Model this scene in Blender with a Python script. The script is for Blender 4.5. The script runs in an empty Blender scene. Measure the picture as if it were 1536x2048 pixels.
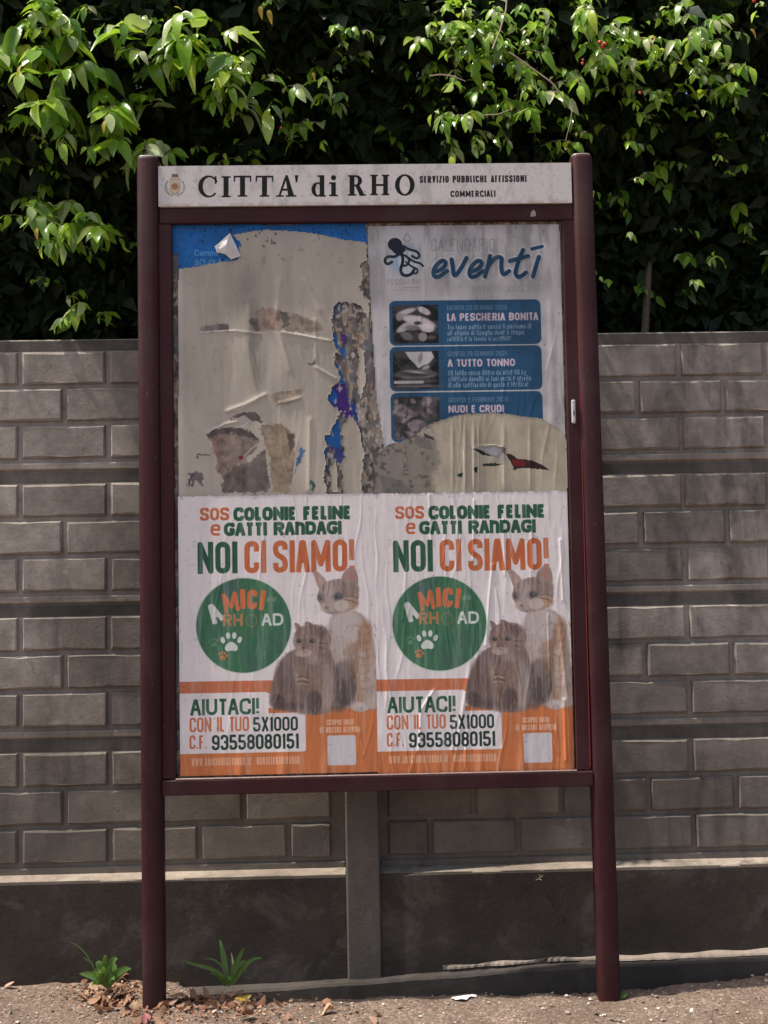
import bpy, math, random
import numpy as np
from mathutils import Vector, Matrix, Euler

R = math.radians
rng = np.random.default_rng(7)
random.seed(7)
scene = bpy.context.scene

# ------------------------------------------------------------------ camera, light, exposure
CAM = np.array([-0.0650, -4.1203, 1.4997])
RIGHT = np.array([0.99952071, -0.02537473, -0.01773345])
UP = np.array([0.01636872, -0.05301561, 0.99845952])
FWD = np.array([0.02627579, 0.99827124, 0.05257485])
FPX, PW, PH = 2300.0, 1536, 2048
cam_d = bpy.data.cameras.new('camera')
cam = bpy.data.objects.new('camera', cam_d)
scene.collection.objects.link(cam)
cam_d.sensor_fit = 'HORIZONTAL'; cam_d.sensor_width = 36.0
cam_d.lens = FPX / PW * 36.0
cam_d.clip_start = 0.05; cam_d.clip_end = 500
cam.matrix_world = Matrix(((RIGHT[0], UP[0], -FWD[0], CAM[0]), (RIGHT[1], UP[1], -FWD[1], CAM[1]),
                           (RIGHT[2], UP[2], -FWD[2], CAM[2]), (0, 0, 0, 1)))
scene.camera = cam

SUN = Vector((-0.450, -0.0595, 0.891)).normalized()
SUN_EL = math.asin(SUN.z)
SUN_ROT = math.atan2(SUN.x, SUN.y)
world = bpy.data.worlds.new('World'); scene.world = world; world.use_nodes = True
wn = world.node_tree
sky = wn.nodes.new('ShaderNodeTexSky'); sky.sky_type = 'NISHITA'; sky.sun_disc = False
sky.sun_elevation = SUN_EL; sky.sun_rotation = SUN_ROT
sky.air_density = 1.0; sky.dust_density = 4.5; sky.ozone_density = 0.5
bg = wn.nodes['Background']; bg.inputs['Strength'].default_value = 0.15
wn.links.new(sky.outputs[0], bg.inputs['Color'])
sl = bpy.data.lights.new('sun', 'SUN'); sl.energy = 4.7; sl.angle = R(0.55); sl.color = (1.0, 0.93, 0.82)
so = bpy.data.objects.new('sun', sl); scene.collection.objects.link(so)
so.rotation_euler = SUN.to_track_quat('Z', 'Y').to_euler()
scene.view_settings.view_transform = 'Standard'
scene.view_settings.look = 'None'
scene.view_settings.gamma = 1.0
scene.view_settings.exposure = 0.38
scene.view_settings.use_curve_mapping = False


def back(px, py, y):
    """the point of the plane at distance y that a photograph pixel shows (for measuring)"""
    d = RIGHT * (px - PW / 2) / FPX + UP * (PH / 2 - py) / FPX + FWD
    return CAM + d * ((y - CAM[1]) / d[1])


# ------------------------------------------------------------------ helpers
def link(o):
    scene.collection.objects.link(o); return o


def tag(o, label=None, cat=None, group=None, kind=None):
    if label: o['label'] = label
    if cat: o['category'] = cat
    if group: o['group'] = group
    if kind: o['kind'] = kind
    return o


def empty(name, loc, label, cat, group=None):
    o = link(bpy.data.objects.new(name, None)); o.location = loc; o.empty_display_size = 0.1
    return tag(o, label, cat, group)


def mesh_obj(name, verts, faces, mat, parent=None, smooth=False, loc=None):
    me = bpy.data.meshes.new(name)
    me.from_pydata([tuple(map(float, v)) for v in verts], [], faces); me.update()
    if mat: me.materials.append(mat)
    me.polygons.foreach_set('use_smooth', [bool(smooth)] * len(me.polygons))
    o = link(bpy.data.objects.new(name, me))
    if parent:
        o.parent = parent
        o.location = (0, 0, 0) if loc is None else loc
    elif loc is not None: o.location = loc
    return o


def fast_mesh(name, V, F, mat, parent=None, smooth=False, uv=None, loc=None):
    """V (n,3) array, F (m,k) int array with k equal for all"""
    me = bpy.data.meshes.new(name)
    V = np.asarray(V, np.float32); F = np.asarray(F, np.int32)
    me.vertices.add(len(V)); me.vertices.foreach_set('co', V.ravel())
    k = F.shape[1]
    me.loops.add(F.size); me.loops.foreach_set('vertex_index', F.ravel())
    me.polygons.add(len(F))
    me.polygons.foreach_set('loop_start', np.arange(0, F.size, k, dtype=np.int32))
    me.polygons.foreach_set('loop_total', np.full(len(F), k, np.int32))
    me.polygons.foreach_set('use_smooth', np.full(len(F), bool(smooth)))
    if uv is not None:
        l = me.uv_layers.new(name='UVMap'); l.data.foreach_set('uv', uv[F.ravel()].astype(np.float32).ravel())
    me.update(calc_edges=True); me.validate()
    if mat: me.materials.append(mat)
    o = link(bpy.data.objects.new(name, me))
    if parent: o.parent = parent
    if loc is not None: o.location = loc
    return o


def box(x0, x1, y0, y1, z0, z1, b=0.0):
    """box with bevelled edges (b) as verts, faces"""
    if b <= 0:
        v = [(x0, y0, z0), (x1, y0, z0), (x1, y1, z0), (x0, y1, z0), (x0, y0, z1), (x1, y0, z1), (x1, y1, z1), (x0, y1, z1)]
        f = [(0, 3, 2, 1), (4, 5, 6, 7), (0, 1, 5, 4), (1, 2, 6, 5), (2, 3, 7, 6), (3, 0, 4, 7)]
        return v, f
    v = []; idx = {}
    for sx, X in ((0, (x0, x1)), (1, (x0, x1))):
        for sy in (0, 1):
            for sz in (0, 1):
                cx, cy, cz = (x0, x1)[sx], (y0, y1)[sy], (z0, z1)[sz]
                dx, dy, dz = (b, -b)[sx], (b, -b)[sy], (b, -b)[sz]
                for a, p in (('x', (cx, cy + dy, cz + dz)), ('y', (cx + dx, cy, cz + dz)), ('z', (cx + dx, cy + dy, cz))):
                    idx[(a, sx, sy, sz)] = len(v); v.append(p)
    f = []
    for s in (0, 1):
        q = [idx[('x', s, a, c)] for a, c in ((0, 0), (1, 0), (1, 1), (0, 1))]; f.append(q if s else q[::-1])
        q = [idx[('y', a, s, c)] for a, c in ((0, 0), (1, 0), (1, 1), (0, 1))]; f.append(q[::-1] if s else q)
        q = [idx[('z', a, c, s)] for a, c in ((0, 0), (1, 0), (1, 1), (0, 1))]; f.append(q if s else q[::-1])
    for a in (0, 1):
        for c in (0, 1):
            q = [idx[('x', a, c, 0)], idx[('x', a, c, 1)], idx[('y', a, c, 1)], idx[('y', a, c, 0)]]; f.append(q if (a ^ c) else q[::-1])
            q = [idx[('x', a, 0, c)], idx[('x', a, 1, c)], idx[('z', a, 1, c)], idx[('z', a, 0, c)]]; f.append(q[::-1] if (a ^ c) else q)
            q = [idx[('y', 0, a, c)], idx[('y', 1, a, c)], idx[('z', 1, a, c)], idx[('z', 0, a, c)]]; f.append(q if (a ^ c) else q[::-1])
    for a in (0, 1):
        for c in (0, 1):
            for d in (0, 1):
                q = [idx[('x', a, c, d)], idx[('y', a, c, d)], idx[('z', a, c, d)]]; f.append(q if (a + c + d) % 2 else q[::-1])
    return v, f


def fix_normals(o):
    import bmesh
    bm = bmesh.new(); bm.from_mesh(o.data); bmesh.ops.recalc_face_normals(bm, faces=bm.faces); bm.to_mesh(o.data); bm.free()
    return o


def tube(path, radii, n=8, cap=True):
    """swept circle along a list of points"""
    V = []; F = []
    P = [Vector(p) for p in path]
    for i, p in enumerate(P):
        d = (P[min(i + 1, len(P) - 1)] - P[max(i - 1, 0)]).normalized()
        a = Vector((0, 0, 1)) if abs(d.z) < 0.9 else Vector((1, 0, 0))
        u = d.cross(a).normalized(); w = d.cross(u)
        for k in range(n):
            t = 2 * math.pi * k / n
            V.append(p + (u * math.cos(t) + w * math.sin(t)) * radii[i])
    for i in range(len(P) - 1):
        for k in range(n):
            F.append((i * n + k, i * n + (k + 1) % n, (i + 1) * n + (k + 1) % n, (i + 1) * n + k))
    if cap:
        F.append(tuple(range(n))[::-1]); F.append(tuple((len(P) - 1) * n + k for k in range(n)))
    return V, F


# ------------------------------------------------------------------ materials
def new_mat(name, rough=0.8):
    m = bpy.data.materials.new(name); m.use_nodes = True
    nt = m.node_tree; p = nt.nodes['Principled BSDF']; p.inputs['Roughness'].default_value = rough
    return m, nt, p


def N(nt, t, **kw):
    n = nt.nodes.new(t)
    for k, v in kw.items():
        if k in n.inputs: n.inputs[k].default_value = v
        else: setattr(n, k, v)
    return n


def coords(nt, scale=(1, 1, 1)):
    g = nt.nodes.new('ShaderNodeNewGeometry'); m = nt.nodes.new('ShaderNodeMapping')
    m.inputs['Scale'].default_value = scale
    nt.links.new(g.outputs['Position'], m.inputs['Vector']); return m.outputs[0]


def noise(nt, scale, detail=5, rough=0.6, vec=None, stretch=(1, 1, 1), dist=0.0):
    n = nt.nodes.new('ShaderNodeTexNoise'); n.inputs['Scale'].default_value = scale
    n.inputs['Detail'].default_value = detail; n.inputs['Roughness'].default_value = rough
    n.inputs['Distortion'].default_value = dist
    nt.links.new(vec if vec is not None else coords(nt, stretch), n.inputs['Vector']); return n.outputs['Fac']


def ramp(nt, fac, stops):
    r = nt.nodes.new('ShaderNodeValToRGB'); e = r.color_ramp.elements
    while len(e) > 1: e.remove(e[-1])
    e[0].position = stops[0][0]; e[0].color = (*stops[0][1], 1) if not isinstance(stops[0][1], float) else (stops[0][1],) * 3 + (1,)
    for p, c in stops[1:]:
        x = e.new(p); x.color = (*c, 1) if not isinstance(c, float) else (c, c, c, 1)
    nt.links.new(fac, r.inputs[0]); return r.outputs[0]


def mix(nt, a, b, fac, mode='MIX'):
    n = nt.nodes.new('ShaderNodeMix'); n.data_type = 'RGBA'; n.blend_type = mode
    for s, v in ((6, a), (7, b), (0, fac)):
        if isinstance(v, (int, float)): n.inputs[s].default_value = v
        elif isinstance(v, tuple): n.inputs[s].default_value = (*v, 1)
        else: nt.links.new(v, n.inputs[s])
    return n.outputs[2]


def math_(nt, op, a, b=0.0):
    n = nt.nodes.new('ShaderNodeMath'); n.operation = op
    for i, v in enumerate((a, b)):
        if isinstance(v, (int, float)): n.inputs[i].default_value = v
        else: nt.links.new(v, n.inputs[i])
    return n.outputs[0]


def bump(nt, p, h, strength=0.3, dist=0.01):
    b = nt.nodes.new('ShaderNodeBump'); b.inputs['Strength'].default_value = strength; b.inputs['Distance'].default_value = dist
    nt.links.new(h, b.inputs['Height']); nt.links.new(b.outputs[0], p.inputs['Normal'])


def concrete(name, c1, c2, stain=(0.06, 0.05, 0.045), stain_amt=0.6, island=0.0, streak=0.5, lichen=0.0, low_dark=0.0, lichen_col=(0.20, 0.185, 0.17)):
    m, nt, p = new_mat(name, 0.92)
    big = noise(nt, 2.3, 6, 0.62)
    col = mix(nt, c1, c2, ramp(nt, big, [(0.35, 0.0), (0.66, 1.0)]))
    fine = noise(nt, 90, 6, 0.7)
    col = mix(nt, col, ramp(nt, fine, [(0.25, 0.45), (0.75, 1.0)]), 0.42, 'MULTIPLY')
    mid = noise(nt, 14, 5, 0.7)
    col = mix(nt, col, ramp(nt, mid, [(0.32, 0.5), (0.6, 1.0)]), 0.6, 'MULTIPLY')
    st = noise(nt, 7.0, 5, 0.65, stretch=(1.0, 1.0, 0.16), dist=0.3)
    sm = noise(nt, 1.7, 4, 0.6)
    f = math_(nt, 'MULTIPLY', ramp(nt, st, [(0.48, 0.0), (0.66, 1.0)]), ramp(nt, sm, [(0.4, 0.15), (0.65, 1.0)]))
    col = mix(nt, col, stain, math_(nt, 'MULTIPLY', f, stain_amt * streak * 2))
    if lichen:
        ln = noise(nt, 4.2, 6, 0.7, dist=0.6)
        col = mix(nt, col, lichen_col, math_(nt, 'MULTIPLY', ramp(nt, ln, [(0.52, 0.0), (0.68, 1.0)]), lichen))
    if island:
        oi = nt.nodes.new('ShaderNodeObjectInfo')
        col = mix(nt, col, ramp(nt, oi.outputs['Random'], [(0.0, 0.66), (1.0, 1.04)]), island, 'MULTIPLY')
    if low_dark:   # darker towards the ground, in clouds
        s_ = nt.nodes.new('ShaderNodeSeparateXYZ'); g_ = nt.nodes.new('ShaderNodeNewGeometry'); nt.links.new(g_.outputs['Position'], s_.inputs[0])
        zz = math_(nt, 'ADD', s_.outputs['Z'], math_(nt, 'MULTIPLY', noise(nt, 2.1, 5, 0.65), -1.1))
        col = mix(nt, col, (0.085, 0.07, 0.055), math_(nt, 'MULTIPLY', ramp(nt, zz, [(0.0, 1.0), (0.75, 0.0)]), low_dark))
    spots = noise(nt, 45, 2, 0.5)
    col = mix(nt, col, (0.05, 0.045, 0.04), math_(nt, 'MULTIPLY', ramp(nt, spots, [(0.70, 0.0), (0.76, 1.0)]), 0.5))
    nt.links.new(col, p.inputs['Base Color'])
    h = math_(nt, 'ADD', math_(nt, 'MULTIPLY', fine, 0.35), math_(nt, 'MULTIPLY', mid, 0.65))
    bump(nt, p, h, 0.45, 0.006)
    return m


M_BLOCK = concrete('block concrete', (0.25, 0.212, 0.175), (0.49, 0.43, 0.37), island=1.0, low_dark=0.66, stain_amt=0.9, streak=.6, lichen=.35, lichen_col=(0.60, 0.54, 0.47))
M_PANEL = concrete('panel concrete', (0.25, 0.212, 0.175), (0.42, 0.365, 0.312), stain_amt=0.75, low_dark=0.62)
M_PIL = concrete('pilaster concrete', (0.085, 0.070, 0.056), (0.18, 0.152, 0.126), stain_amt=0.9, low_dark=.45, streak=.8)
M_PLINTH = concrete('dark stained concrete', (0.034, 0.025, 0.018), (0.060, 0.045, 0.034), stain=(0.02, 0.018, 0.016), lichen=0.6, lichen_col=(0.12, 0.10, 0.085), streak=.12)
M_FOOT = concrete('footing concrete', (0.03, 0.024, 0.02), (0.09, 0.074, 0.06), stain_amt=0.9)
M_STRIP = concrete('dark strip concrete', (0.07, 0.062, 0.052), (0.22, 0.195, 0.165), stain=(.03,.03,.025), stain_amt=0.9, low_dark=.4)  # dark tone for the recessed strip at each panel's top
M_LEDGE = concrete('worn ledge mortar', (0.28, 0.225, 0.18), (0.42, 0.35, 0.285), stain=(0.04, .033, .027), stain_amt=0.95, streak=.5)  # its dark stain clouds stand in for leaf shade along the ledge


def ground_mat():
    m, nt, p = new_mat('gritty ground', 0.95)
    a = noise(nt, 3.1, 6, 0.65)
    col = mix(nt, (0.135, 0.092, 0.068), (0.20, 0.148, 0.115), ramp(nt, a, [(0.35, 0.0), (0.65, 1.0)]))
    v = nt.nodes.new('ShaderNodeTexVoronoi'); v.inputs['Scale'].default_value = 105
    nt.links.new(coords(nt), v.inputs['Vector'])
    g = nt.nodes.new('ShaderNodeSeparateColor'); nt.links.new(v.outputs['Color'], g.inputs[0])
    col = mix(nt, col, ramp(nt, g.outputs[0], [(0.0, (0.45, 0.42, 0.40)), (0.75, (1.0, 0.98, 0.95)), (0.93, (1.25, 1.25, 1.25)), (1.0, (1.9, 1.9, 1.9))]), 0.8, 'MULTIPLY')
    d = noise(nt, 16, 5, 0.7)
    col = mix(nt, col, (0.13, 0.09, 0.065), math_(nt, 'MULTIPLY', ramp(nt, d, [(0.52, 0.0), (0.68, 1.0)]), 0.65))
    nt.links.new(col, p.inputs['Base Color'])
    h = math_(nt, 'ADD', math_(nt, 'MULTIPLY', v.outputs['Distance'], -0.7), d)
    bump(nt, p, h, 0.6, 0.006)
    return m


M_GROUND = ground_mat()


def paint_mat():
    m, nt, p = new_mat('dark red painted steel', 0.5); p.inputs['Specular IOR Level'].default_value = 0.22
    a = noise(nt, 5, 5, 0.6, stretch=(1, 1, 0.25))
    col = mix(nt, (0.030, 0.0072, 0.0092), (0.050, 0.0125, 0.0145), ramp(nt, a, [(0.35, 0.0), (0.7, 1.0)]))
    d = noise(nt, 30, 6, 0.75, stretch=(1, 1, 0.3))
    col = mix(nt, col, (0.085, 0.05, 0.048), math_(nt, 'MULTIPLY', ramp(nt, d, [(0.55, 0.0), (0.75, 1.0)]), 0.3))
    ch = noise(nt, 42, 6, 0.8, stretch=(1, 1, .6)); col = mix(nt, col, (0.30, 0.24, 0.22), math_(nt, 'MULTIPLY', ramp(nt, ch, [(0.67, 0.0), (0.69, 1.0)]), 0.75))
    dz = noise(nt, 3.1, 4, 0.6); col = mix(nt, col, (0.10, 0.075, 0.06), math_(nt, 'MULTIPLY', ramp(nt, dz, [(0.5, 0.0), (0.75, 1.0)]), 0.25))
    s = noise(nt, 160, 3, 0.6)
    col = mix(nt, col, (0.03, 0.014, 0.014), math_(nt, 'MULTIPLY', ramp(nt, s, [(0.62, 0.0), (0.72, 1.0)]), 0.5))
    nt.links.new(col, p.inputs['Base Color'])
    nt.links.new(ramp(nt, d, [(0.3, 0.42), (0.7, 0.7)]), p.inputs['Roughness'])
    bump(nt, p, s, 0.12, 0.002)
    return m


M_PAINT = paint_mat()


def simple(name, c, rough=0.6, metal=0.0, var=0.3, scale=20):
    m, nt, p = new_mat(name, rough)
    n = noise(nt, scale, 4, 0.6)
    col = mix(nt, c, tuple(x * (1 - var) for x in c), ramp(nt, n, [(0.3, 0.0), (0.7, 1.0)]))
    nt.links.new(col, p.inputs['Base Color']); p.inputs['Metallic'].default_value = metal
    bump(nt, p, n, 0.15, 0.002)
    return m


M_CAPMETAL = simple('worn pale cap', (0.33, 0.27, 0.26), 0.5)
M_LIP = simple('pale lip highlight', (0.50, 0.36, 0.33), 0.3, 0.4, 0.3, 80)  # pale colour stands in for the glossy highlight on the rail edge
M_BEAD = simple('bright red sealing bead', (0.16, 0.014, 0.018), 0.3)
M_LATCH = simple('pale latch metal', (0.62, 0.60, 0.58), 0.35, 0.3, 0.25, 60)
M_PAPERWHITE = simple('white scrap paper', (0.72, 0.69, 0.66), 0.8, 0, 0.2, 40)


def leaf_mat(name, cols, rough=0.38, trans=0.28, tcol=(0.22, 0.38, 0.04)):
    m, nt, p = new_mat(name, rough)
    g = nt.nodes.new('ShaderNodeNewGeometry'); oi = nt.nodes.new('ShaderNodeObjectInfo')
    r = math_(nt, 'FRACT', math_(nt, 'ADD', g.outputs['Random Per Island'], oi.outputs['Random']))
    n = len(cols)
    col = ramp(nt, r, [(i / max(n - 1, 1), c) for i, c in enumerate(cols)])
    v = noise(nt, 60, 4, 0.6)
    col = mix(nt, col, ramp(nt, v, [(0.3, 0.7), (0.7, 1.15)]), 0.6, 'MULTIPLY')
    nt.links.new(col, p.inputs['Base Color'])
    hb = noise(nt, 34, 5, 0.7); col = mix(nt, col, (0.16, 0.10, 0.03), math_(nt, 'MULTIPLY', ramp(nt, hb, [(0.64, 0.0), (0.70, 1.0)]), 0.7)); nt.links.new(col, p.inputs['Base Color'])
    p.inputs['Specular IOR Level'].default_value = 0.45 if rough < .5 else .25
    bump(nt, p, v, 0.25, 0.003)
    t = nt.nodes.new('ShaderNodeBsdfTranslucent')
    nt.links.new(mix(nt, col, tcol, 0.6), t.inputs['Color'])
    ms = nt.nodes.new('ShaderNodeMixShader'); ms.inputs[0].default_value = trans
    nt.links.new(p.outputs[0], ms.inputs[1]); nt.links.new(t.outputs[0], ms.inputs[2])
    nt.links.new(ms.outputs[0], nt.nodes['Material Output'].inputs['Surface'])
    return m


M_LEAF = leaf_mat('hedge leaf', [(0.10, 0.24, 0.018), (0.25, 0.46, 0.035), (0.07, 0.17, 0.018), (0.40, 0.60, 0.05), (0.12, 0.28, 0.02), (0.64, 0.68, 0.36), (0.08, 0.20, 0.02), (0.50, 0.60, 0.06)], 0.26, .42, (0.42, 0.66, 0.04))
M_LEAFDARK = leaf_mat('inner hedge leaf', [(0.014, 0.028, 0.009), (0.022, 0.042, 0.012), (0.010, 0.022, 0.008), (0.018, 0.033, 0.012)], 0.6, 0.08)  # inner copy of the leaf with the hedge's shade in its colour
M_LEAFYEL = leaf_mat('yellowed leaf', [(0.45, 0.28, 0.03), (0.38, 0.33, 0.05)], 0.5, 0.3, (0.6, 0.4, 0.05))
M_WEED = leaf_mat('weed leaf', [(0.10, 0.20, 0.045), (0.075, 0.16, 0.035), (0.15, 0.26, 0.07)], 0.45, 0.3)
M_DRY = leaf_mat('dry leaf', [(0.27, 0.13, 0.075), (0.42, 0.25, 0.16), (0.16, 0.075, 0.045), (0.50, 0.34, 0.23), (0.24, 0.115, 0.07), (.10,.055,.04)], 0.75, 0.12, (0.4, 0.2, 0.08))
M_TWIG = simple('twig bark', (0.16, 0.12, 0.085), 0.85, 0, 0.4, 30)
M_TWIGPALE = simple('pale dry twig', (0.42, 0.33, 0.24), 0.85, 0, 0.3, 30)
M_BERRY = simple('red berry', (0.48, 0.05, 0.03), 0.3, 0, 0.2, 30)
M_STONE = leaf_mat('small stone', [(0.21, 0.155, 0.12), (0.30, 0.24, 0.20), (0.15, 0.11, 0.085), (0.62, 0.57, 0.5), (0.24, 0.185, 0.15)], 0.85, 0.0)


# ------------------------------------------------------------------ printed paper: drawn here into pixel arrays
def vnoise(h, w, cy, cx, seed):
    r = np.random.default_rng(seed); g = r.random((int(cy) + 3, int(cx) + 3))
    y = np.linspace(0, cy, h, endpoint=False); x = np.linspace(0, cx, w, endpoint=False)
    yi = y.astype(int); xi = x.astype(int); fy = y - yi; fx = x - xi
    fy = (fy * fy * (3 - 2 * fy))[:, None]; fx = (fx * fx * (3 - 2 * fx))[None]
    a = g[np.ix_(yi, xi)]; b = g[np.ix_(yi, xi + 1)]; c = g[np.ix_(yi + 1, xi)]; d = g[np.ix_(yi + 1, xi + 1)]
    return (a * (1 - fx) + b * fx) * (1 - fy) + (c * (1 - fx) + d * fx) * fy


def fbm(h, w, cy, cx, seed, octv=5, gain=0.55):
    o = np.zeros((h, w)); a = 1; s = 0
    for k in range(octv):
        if cy * 2 ** k > h or cx * 2 ** k > w: break
        o += a * vnoise(h, w, cy * 2 ** k, cx * 2 ** k, seed + k * 17); s += a; a *= gain
    return o / s


def smooth(a, lo, hi):
    t = np.clip((a - lo) / (hi - lo), 0, 1); return t * t * (3 - 2 * t)


class Canvas:
    """paper w x h cm, drawn in cm from its top left corner; px() turns photograph pixels into those cm"""
    def __init__(s, w, h, ppc, color, origin, y=-0.006):
        s.w, s.h, s.ppc = w, h, ppc; s.W, s.H = int(w * ppc), int(h * ppc)
        s.im = np.empty((s.H, s.W, 3), np.float32); s.im[:] = np.array(color) / 255.0
        s.o = origin; s.y = y; s.grow = 0.0

    def px(s, *pts):
        r = []
        for a, b in pts:
            P = back(a, b, s.y); r.append(((P[0] - s.o[0]) * 100, (s.o[1] - P[2]) * 100))
        return r

    def grid(s, x0, y0, x1, y1):
        i0 = max(int(y0 * s.ppc) - 2, 0); i1 = min(int(y1 * s.ppc) + 3, s.H); j0 = max(int(x0 * s.ppc) - 2, 0); j1 = min(int(x1 * s.ppc) + 3, s.W)
        if i1 <= i0 or j1 <= j0: return None
        Y, X = np.mgrid[i0:i1, j0:j1]; return (slice(i0, i1), slice(j0, j1)), (X + 0.5) / s.ppc, (Y + 0.5) / s.ppc

    def comp(s, sl, m, color, alpha=1.0):
        m = (m * alpha)[..., None]; c = np.array(color, np.float32)
        if c.max() > 1.001: c = c / 255.0
        s.im[sl] = s.im[sl] * (1 - m) + c * m

    def poly(s, rings, color, alpha=1.0, soft=0.0, rough=0.0, seed=1, cells=3.0):
        if not isinstance(rings[0][0], (tuple, list)): rings = [rings]
        A = np.array([p for r in rings for p in r]); pad = soft + rough
        g = s.grid(A[:, 0].min() - pad, A[:, 1].min() - pad, A[:, 0].max() + pad, A[:, 1].max() + pad)
        if g is None: return
        sl, X, Y = g
        if rough:
            h, w = X.shape
            X = X + (fbm(h, w, max(h / s.ppc / cells * 3, 2), max(w / s.ppc / cells * 3, 2), seed) - 0.5) * 2 * rough
            Y = Y + (fbm(h, w, max(h / s.ppc / cells * 3, 2), max(w / s.ppc / cells * 3, 2), seed + 99) - 0.5) * 2 * rough
        ins = np.zeros(X.shape, bool); d = np.full(X.shape, 1e9)
        for r in rings:
            n = len(r)
            for i in range(n):
                ax, ay = r[i]; bx, by = r[(i + 1) % n]; ex, ey = bx - ax, by - ay; L = ex * ex + ey * ey + 1e-12
                t = np.clip(((X - ax) * ex + (Y - ay) * ey) / L, 0, 1)
                d = np.minimum(d, (X - ax - t * ex) ** 2 + (Y - ay - t * ey) ** 2)
                c = ((ay > Y) != (by > Y)); c &= (X < (bx - ax) * (Y - ay) / (by - ay + 1e-12) + ax) if by != ay else False
                ins ^= c
        sd = np.where(ins, -1, 1) * np.sqrt(d); wd = max(soft, 0.6 / s.ppc)
        s.comp(sl, smooth(-sd + s.grow, -wd, wd), color, alpha)

    def strokes(s, paths, t, color, alpha=1.0, round_=False, soft=0.0):
        A = np.array([p for q in paths for p in q]); g = s.grid(A[:, 0].min() - t, A[:, 1].min() - t, A[:, 0].max() + t, A[:, 1].max() + t)
        if g is None: return
        sl, X, Y = g; D = np.full(X.shape, 1e9)
        for q in paths:
            closed = abs(q[0][0] - q[-1][0]) + abs(q[0][1] - q[-1][1]) < 1e-9
            for i in range(len(q) - 1):
                ax, ay = q[i]; bx, by = q[i + 1]; ex, ey = bx - ax, by - ay; L = math.hypot(ex, ey) + 1e-9; ex /= L; ey /= L
                u = (X - ax) * ex + (Y - ay) * ey; tt = np.clip(u, 0, L)
                d = np.hypot(X - ax - tt * ex, Y - ay - tt * ey) - t / 2
                if not round_ and not closed:
                    if i == 0: d = np.maximum(d, -u)
                    if i == len(q) - 2: d = np.maximum(d, u - L)
                D = np.minimum(D, d)
        wd = max(soft, 0.6 / s.ppc); s.comp(sl, smooth(-D, -wd, wd), color, alpha)

    def ellipse(s, cx, cy, rx, ry, color, alpha=1.0, rot=0.0, soft=0.05):
        q = max(rx, ry) * 1.4 + soft; g = s.grid(cx - q, cy - q, cx + q, cy + q)
        if g is None: return
        sl, X, Y = g; c, n = math.cos(rot), math.sin(rot); u = (X - cx) * c + (Y - cy) * n; v = -(X - cx) * n + (Y - cy) * c
        k = np.sqrt((u / rx) ** 2 + (v / ry) ** 2); sd = (k - 1) * min(rx, ry); wd = max(soft, 0.6 / s.ppc)
        s.comp(sl, smooth(-sd, -wd, wd), color, alpha)

    def rrect(s, x0, y0, x1, y1, r, color, alpha=1.0):
        p = []
        for cx, cy, a in ((x1 - r, y0 + r, -90), (x1 - r, y1 - r, 0), (x0 + r, y1 - r, 90), (x0 + r, y0 + r, 180)):
            for k in range(7): b = R(a + k * 15); p.append((cx + r * math.cos(b), cy + r * math.sin(b)))
        s.poly(p, color, alpha)

    def image(s, name):
        im = bpy.data.images.new(name, s.W, s.H); a = np.ones((s.H, s.W, 4), np.float32)
        a[..., :3] = np.clip(s.im[::-1], 0, 1); im.pixels.foreach_set(a.ravel()); im.update(); im.pack(); return im


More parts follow.
